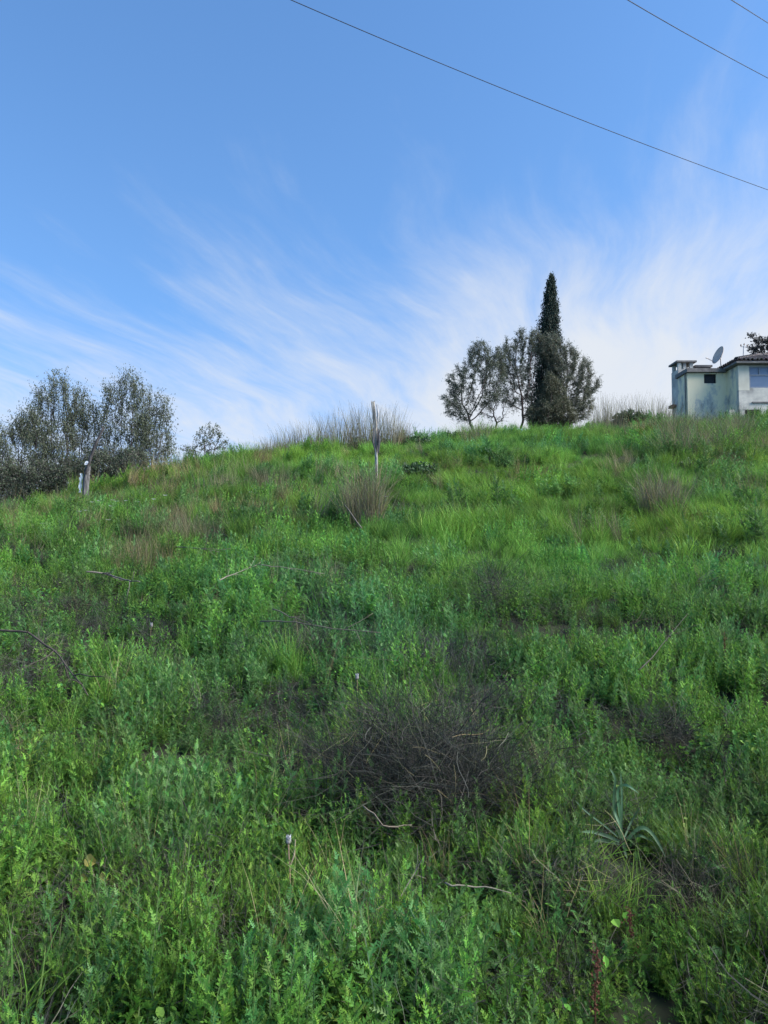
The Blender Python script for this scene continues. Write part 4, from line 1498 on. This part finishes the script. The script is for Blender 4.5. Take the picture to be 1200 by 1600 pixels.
# ------------------------------------------------------------------ dead bushes
def dead_bush(px, py, rad, hgt, n, label, seed, straw=30, pal=TW, w=0.0024, dep=0.7):
    r_ = np.random.default_rng(seed)
    b = ground_at(px, py, hgt * 0.35)
    root = empty('dead_bush', b)
    tag(root, label, 'dead bush', 'dead bushes')
    g_ = Geo()
    if n > 3000:                                       # a big mound is several collapsed plants grown together
        for fx, fy, fr, fh, fn in ((0.05, 0.1, 0.72, 1.0, 0.42), (-0.55, 0.0, 0.55, 0.72, 0.2), (0.55, -0.05, 0.58, 0.66, 0.2), (-0.1, -0.5, 0.5, 0.55, 0.12), (0.95, -0.25, 0.35, 0.45, 0.06)):
            k0 = len(g_.v)
            twig_clump(g_, r_, int(n * fn), rad * fr, hgt * fh, pal, w)
            for q_ in range(k0, len(g_.v)):
                g_.v[q_] = g_.v[q_] + (fx * rad, fy * rad, 0)
    else:
        twig_clump(g_, r_, n, rad, hgt, pal, w)
    g_.v = [v * (1, dep, 1) for v in g_.v]
    o_ = g_.obj('twigs', M_dry, root)
    o_['kind'] = 'stuff'
    if straw:
        g_ = Geo()
        for _ in range(straw):
            az, rr = r_.uniform(0, 6.28), rad * math.sqrt(r_.uniform(0, 1))
            p_ = np.array([math.cos(az) * rr, math.sin(az) * rr * dep, hgt * r_.uniform(0.3, 0.8)])
            d_ = norm(np.array([r_.normal(), r_.normal(), r_.normal() * 0.8 + 0.2]))
            L = r_.uniform(0.12, 0.42) * (rad / 0.8) ** 0.5
            pts = [p_]
            for q_ in range(5):
                d_ = norm(d_ + r_.normal(0, 0.18, 3) + (0, 0, -0.08))
                pts.append(pts[-1] + d_ * L / 5)
            ribbon(g_, pts, 0.0032 * r_.uniform(0.6, 1.2) * np.linspace(1, 0.5, 6), r_.normal(0, 1, 3), jit((GY + ST)[r_.integers(6)], 0.15, r_))
        g_.obj('straw_stems', M_dry, root)['kind'] = 'stuff'
    return root


dead_bush(665, 1190, 0.54, 0.76, 5200, 'large dark mound of dead twigs in the middle of the foreground weeds', 1, 170, dep=1.0)
dead_bush(480, 1200, 0.26, 0.36, 400, 'grey twiggy tangle joined to the dark mound on its thistle side', 2, 40)
dead_bush(850, 1200, 0.28, 0.36, 450, 'olive-brown twiggy tangle between the dark mound and the strap-leaved plant', 3, 40, TW + [(0.06, 0.07, 0.035)])
dead_bush(930, 1285, 0.28, 0.26, 800, 'dark hollow of dead twigs behind the strap-leaved plant', 4, 12)
dead_bush(880, 1385, 0.26, 0.22, 500, 'nest of bent grey straw below the strap-leaved plant', 5, 120, TW + GY)
dead_bush(310, 1115, 0.22, 0.38, 350, 'dark dead tangle among the blue-green thistles', 6, 15)
dead_bush(535, 912, 0.55, 0.32, 420, 'wide purplish dead patch above the dark mound', 7, 40)
dead_bush(770, 925, 0.16, 0.75, 450, 'upright dark grey dead plant in the middle of the slope', 8, 6)
dead_bush(1000, 895, 0.5, 0.34, 450, 'dark dead tangle under arching grass below the low brownish tussock', 9, 25)
dead_bush(135, 955, 0.38, 0.28, 330, 'purple-grey dead patch near the pale fallen branch', 10, 25)
dead_bush(1035, 1135, 0.20, 0.36, 350, 'grey dead clump standing alone uphill of the strap-leaved plant', 11, 15)
dead_bush(500, 1010, 0.28, 0.40, 700, 'thin brown dead stems beside the two fallen sticks', 12, 20)
dead_bush(30, 870, 0.7, 0.28, 450, 'grey dead strip at the picture edge below the thicket', 13, 40)
dead_bush(1125, 1375, 0.22, 0.26, 600, 'purplish dead clump in the fine grass by the picture edge', 14, 20)
dead_bush(700, 1005, 0.36, 0.22, 350, 'flat dead patch just uphill of the dark mound', 15, 30)
dead_bush(430, 858, 0.36, 0.30, 400, 'small purplish dead clump below the straw tussock', 16, 15)

# ------------------------------------------------------------------ fallen branches and sticks
def branch(pix, rad, label, seed, lift=0.30, col=(0.16, 0.135, 0.12), twigs=6, sky_rise=0.0, name='fallen_branch'):
    r_ = np.random.default_rng(seed)
    Q = np.array([ground_at(a, b, lift) + (0, 0, lift) for a, b in pix])
    # keep the stick at one distance so that it lies across the weeds
    k = 4 * (len(Q) - 1) + 1
    t = np.linspace(0, 1, k)
    S = np.stack([np.interp(t, np.linspace(0, 1, len(Q)), Q[:, i_]) for i_ in range(3)], 1)
    S += np.cumsum(r_.normal(0, 0.006, S.shape), 0)
    root = empty(name, S[0])
    tag(root, label, 'branch', 'fallen branches')
    g_ = Geo()
    tube(g_, S, np.linspace(rad, rad * 0.4, k), 6, col)
    g_.obj('stem', M_bark, root, True, origin=S[0])
    for _ in range(twigs):
        i_ = r_.integers(k // 4, k - 1)
        d_ = norm(norm(S[i_ + 1] - S[i_]) + r_.normal(0, 0.5, 3))
        L = np.linalg.norm(S[-1] - S[0]) * r_.uniform(0.10, 0.28)
        W_ = [S[i_]]
        for q_ in range(4):
            d_ = norm(d_ + r_.normal(0, 0.15, 3))
            W_.append(W_[-1] + d_ * L / 4)
        g_ = Geo()
        tube(g_, W_, np.linspace(rad * 0.5, rad * 0.2, 5), 4, col)
        g_.obj('twig', M_bark, root, True, origin=S[0])


branch([(-10, 985), (45, 990), (100, 1030), (140, 1090)], 0.011, 'dark thin branch arching in from the picture edge among the weeds', 1, 0.32, (0.07, 0.06, 0.05), 5)
branch([(135, 893), (170, 898), (205, 911), (222, 912)], 0.012, 'pale fallen branch on the slope below the thicket', 2, 0.36, (0.17, 0.155, 0.135), 7)
branch([(340, 908), (370, 893), (404, 878)], 0.007, 'pale stick pointing uphill below the thin grey stems', 3, 0.38, (0.18, 0.165, 0.14), 3)
branch([(402, 884), (450, 888), (505, 897)], 0.006, 'thin pale stick lying level next to the uphill-pointing stick', 4, 0.38, (0.18, 0.165, 0.14), 2)
branch([(408, 971), (460, 972), (520, 978), (600, 983)], 0.007, 'long dry stick lying level across the weeds above the dark mound', 5, 0.36, (0.16, 0.14, 0.115), 4)
branch([(425, 950), (450, 962), (485, 975)], 0.006, 'short dry stick crossing the long level stick', 6, 0.38, (0.16, 0.14, 0.115), 2)
branch([(565, 825), (545, 795), (518, 765)], 0.010, 'bent dead stalk leaning against the straw tussock', 7, 0.5, (0.16, 0.14, 0.115), 2)
branch([(700, 1378), (745, 1388), (800, 1396)], 0.0035, 'thin straw stalk lying over the front weeds', 8, 0.34, (0.22, 0.20, 0.15), 1)
branch([(1000, 1045), (1035, 1010), (1075, 965)], 0.005, 'thin dark twig slanting up through the weeds near the picture edge', 9, 0.34, (0.06, 0.055, 0.045), 1)
branch([(570, 1258), (600, 1286), (650, 1278)], 0.004, 'pale crooked twig at the front of the dark mound', 10, 0.30, (0.24, 0.20, 0.15), 2)
branch([(275, 855), (310, 858), (345, 862)], 0.008, 'short pale stick lying flat below the thin grey stems', 11, 0.36, (0.17, 0.155, 0.135), 3)

# ------------------------------------------------------------------ special plants
r = np.random.default_rng(140)
b = ground_at(968, 1318, 0.08)
strap = empty('strap_leaved_plant', b)
tag(strap, 'strap-leaved bulb plant with long arching leaves beside a dark hollow', 'plant')
DSs = b[1]
for pix, w in (([(970, 1310), (958, 1270), (960, 1232), (963, 1215), (952, 1200)], 0.016), ([(972, 1310), (968, 1262), (962, 1228), (980, 1224), (998, 1240)], 0.015), ([(974, 1312), (970, 1290), (958, 1265), (972, 1242)], 0.014),
               ([(968, 1315), (950, 1306), (925, 1299), (906, 1300)], 0.017), ([(968, 1318), (940, 1312), (918, 1318)], 0.018), ([(966, 1308), (945, 1290), (915, 1268), (898, 1250)], 0.008),
               ([(980, 1312), (998, 1291), (1014, 1294), (1030, 1318), (1040, 1340)], 0.018), ([(976, 1308), (988, 1280), (1000, 1262)], 0.010), ([(978, 1314), (1000, 1304), (1022, 1316)], 0.012), ([(974, 1316), (976, 1330), (980, 1342)], 0.014), ([(970, 1310), (972, 1250), (970, 1205)], 0.012)):
    g = Geo()
    ctl = np.array([P(px_, py_, DSs + r.uniform(-0.05, 0.03) - 0.02 * i_) for i_, (px_, py_) in enumerate(pix)])
    t = np.linspace(0, 1, 12)
    pts = np.stack([np.interp(t, np.linspace(0, 1, len(ctl)), ctl[:, i_]) for i_ in range(3)], 1)
    for _ in range(2):
        pts[1:-1] = (pts[:-2] + 2 * pts[1:-1] + pts[2:]) / 4
    tan = norm(np.gradient(pts, axis=0))
    side = norm(np.cross(tan, np.array([0.2, -1, 0.3])))
    wv = w * np.interp(t, [0, 0.3, 0.8, 1], [0.8, 1.0, 0.75, 0.08])
    cl = jit((0.075, 0.150, 0.075), 0.1, r)
    V = np.concatenate([pts - side * wv[:, None] * 0.5, pts + np.array([0, 0.35, -0.15]) * wv[:, None] * 0.5, pts + side * wv[:, None] * 0.5])
    T = []
    for i_ in range(11):
        for o_ in (0, 12):
            T += [(i_ + o_, i_ + 1 + o_, i_ + 13 + o_), (i_ + o_, i_ + 13 + o_, i_ + 12 + o_)]
    g.add(V, T, cl)
    g.obj('leaf', M_leaf, strap, True, origin=b)


def stalk_plant(px, py_base, py_top, label, cat, name, kind, seed, px_top=None):
    r_ = np.random.default_rng(seed)
    b_ = ground_at(px, py_base, 0.12)
    top = P(px_top or px, py_top, b_[1])
    root = empty(name, b_)
    tag(root, label, cat)
    t = np.linspace(0, 1, 8)
    S = b_ + (top - b_) * t[:, None] + np.cumsum(r_.normal(0, 0.003, (8, 3)), 0)
    g_ = Geo()
    if kind == 'dock':
        tube(g_, S, np.linspace(0.004, 0.0015, 8), 5, (0.12, 0.05, 0.03))
        g_.obj('stem', M_bark, root, origin=b_)
        g_ = Geo()
        n_ = 260
        f = r_.uniform(0.30, 1.0, n_)
        Q_ = np.stack([np.interp(f, t, S[:, i_]) for i_ in range(3)], 1) + r_.normal(0, 0.0075, (n_, 3)) * (1, 1, 1.4)
        leaves(g_, Q_, 0.009, 0.007, [(0.10, 0.038, 0.026), (0.075, 0.032, 0.024), (0.13, 0.055, 0.035)], r_)
        g_.obj('seed_spike', M_dry, root, origin=b_)
    else:
        tube(g_, S, np.linspace(0.0045, 0.003, 8), 5, (0.30, 0.22, 0.15))
        if kind == 'thistle2':
            a_ = S[5]
            tube(g_, [a_, a_ + (0.018, 0, 0.05), a_ + (0.022, 0.0, 0.11)], [0.003, 0.003, 0.002], 5, (0.42, 0.34, 0.25))
        g_.obj('stem', M_bark, root, origin=b_)
        g_ = Geo()
        hs_ = 0.010 if kind == 'thistle2' else 0.012
        zz_ = np.array([0, 0.3, 0.8, 1.4, 1.9, 2.3]) * hs_ * 1.1
        rr_ = np.array([0.35, 0.95, 1.15, 1.0, 0.85, 0.55]) * hs_
        tube(g_, S[-1] + np.array([0, 0, 1]) * zz_[:, None], rr_, 9, (0.30, 0.28, 0.27))
        n_ = 90
        az = r_.uniform(0, 6.28, n_)
        Q_ = S[-1] + np.stack([np.cos(az) * hs_ * 0.8, np.sin(az) * hs_ * 0.8, zz_[-1] * r_.uniform(0.6, 1.25, n_)], 1)
        leaves(g_, Q_, 0.014, 0.004, [(0.58, 0.58, 0.60), (0.42, 0.42, 0.44)], r_, 1.2)
        g_.obj('seed_head', M_plast, root, origin=b_)


stalk_plant(457, 1400, 1322, 'dead thistle stalk with white fluffy head in the front weeds', 'dead thistle', 'dead_thistle', 'thistle2', 1, 453)
stalk_plant(562, 1085, 1063, 'single white seed head at the edge of the dark mound', 'dead thistle', 'dead_thistle', 'thistle', 2, 560)
stalk_plant(235, 990, 978, 'tiny white seed head on the slope above the blue-green thistles', 'dead thistle', 'dead_thistle', 'thistle', 3)
stalk_plant(930, 1580, 1478, 'rust-red dried dock spike at the very front', 'dock', 'dock_plant', 'dock', 4, 929)
stalk_plant(988, 1480, 1418, 'smaller rust-brown dock spike below the strap-leaved plant', 'dock', 'dock_plant', 'dock', 5, 986)
stalk_plant(1132, 1035, 990, 'reddish dock spike high on the slope near the picture edge', 'dock', 'dock_plant', 'dock', 6)

# white daisies near the leaning post
r = np.random.default_rng(150)
fl = [(133, 803), (125, 804), (174, 796), (182, 788), (154, 787), (144, 789), (176, 786), (196, 787), (169, 818), (66, 824), (215, 789), (240, 785), (16, 841), (391, 774), (602, 781), (258, 779)]
for k, (px_, py_) in enumerate(fl):
    b_ = ground_at(px_, py_, 0.36)
    root = empty('daisy', b_)
    tag(root, 'tiny white daisy flower dotting the grass of the upper slope', 'flower', 'white daisies on the slope')
    h_ = 0.42
    g = Geo()
    tube(g, [(0, 0, 0), (0.01, 0, h_ * 0.5), (0.0, 0, h_)], [0.004, 0.003, 0.003], 4, (0.08, 0.14, 0.04))
    g.obj('stem', M_leaf, root)
    g = Geo()
    n_ = 9
    for q_ in range(n_):
        a = 2 * math.pi * q_ / n_
        d_ = np.array([math.cos(a), math.sin(a) * 0.9, 0.35])
        s_ = np.array([-math.sin(a), math.cos(a), 0])
        o_ = np.array([0, 0, h_])
        g.add([o_, o_ + d_ * 0.04 + s_ * 0.018, o_ + d_ * 0.06, o_ + d_ * 0.04 - s_ * 0.018], [(0, 1, 2), (0, 2, 3)], (0.8, 0.8, 0.76))
    g.obj('petals', M_plast, root)

# a few yellowed round leaves near the front
r = np.random.default_rng(160)
b_ = ground_at(150, 1365, 0.2) + (0, 0, 0.1)
root = empty('yellowing_plant', b_)
tag(root, 'yellowing round-leaved plant low in the front weeds', 'plant')
g = Geo()
for px_, py_ in ((141, 1344), (162, 1370), (121, 1390), (131, 1372)):
    tube(g, [b_, (b_ + P(px_, py_, b_[1])) / 2 + (0, 0, 0.02), P(px_, py_, b_[1])], [0.0025, 0.002, 0.0015], 4, (0.12, 0.15, 0.05))
g.obj('stem', M_leaf, root, origin=b_)
for px_, py_, w_ in ((141, 1344, 0.026), (162, 1370, 0.020), (121, 1390, 0.022), (131, 1372, 0.016)):
    c_ = P(px_, py_, b_[1] - 0.02)
    g = Geo()
    V = [np.zeros(3)] + [np.array([math.cos(a) * w_ * r.uniform(0.8, 1.1), -0.012 * math.sin(2 * a), math.sin(a) * w_ * r.uniform(0.9, 1.2)]) for a in np.linspace(0, 6.28, 9)[:-1]]
    g.add([c_ + v for v in V], [(0, i_ + 1, (i_ + 1) % 8 + 1) for i_ in range(8)], jit((0.26, 0.25, 0.06), 0.1, r))
    g.obj('leaf', M_leaf, root, origin=b_)
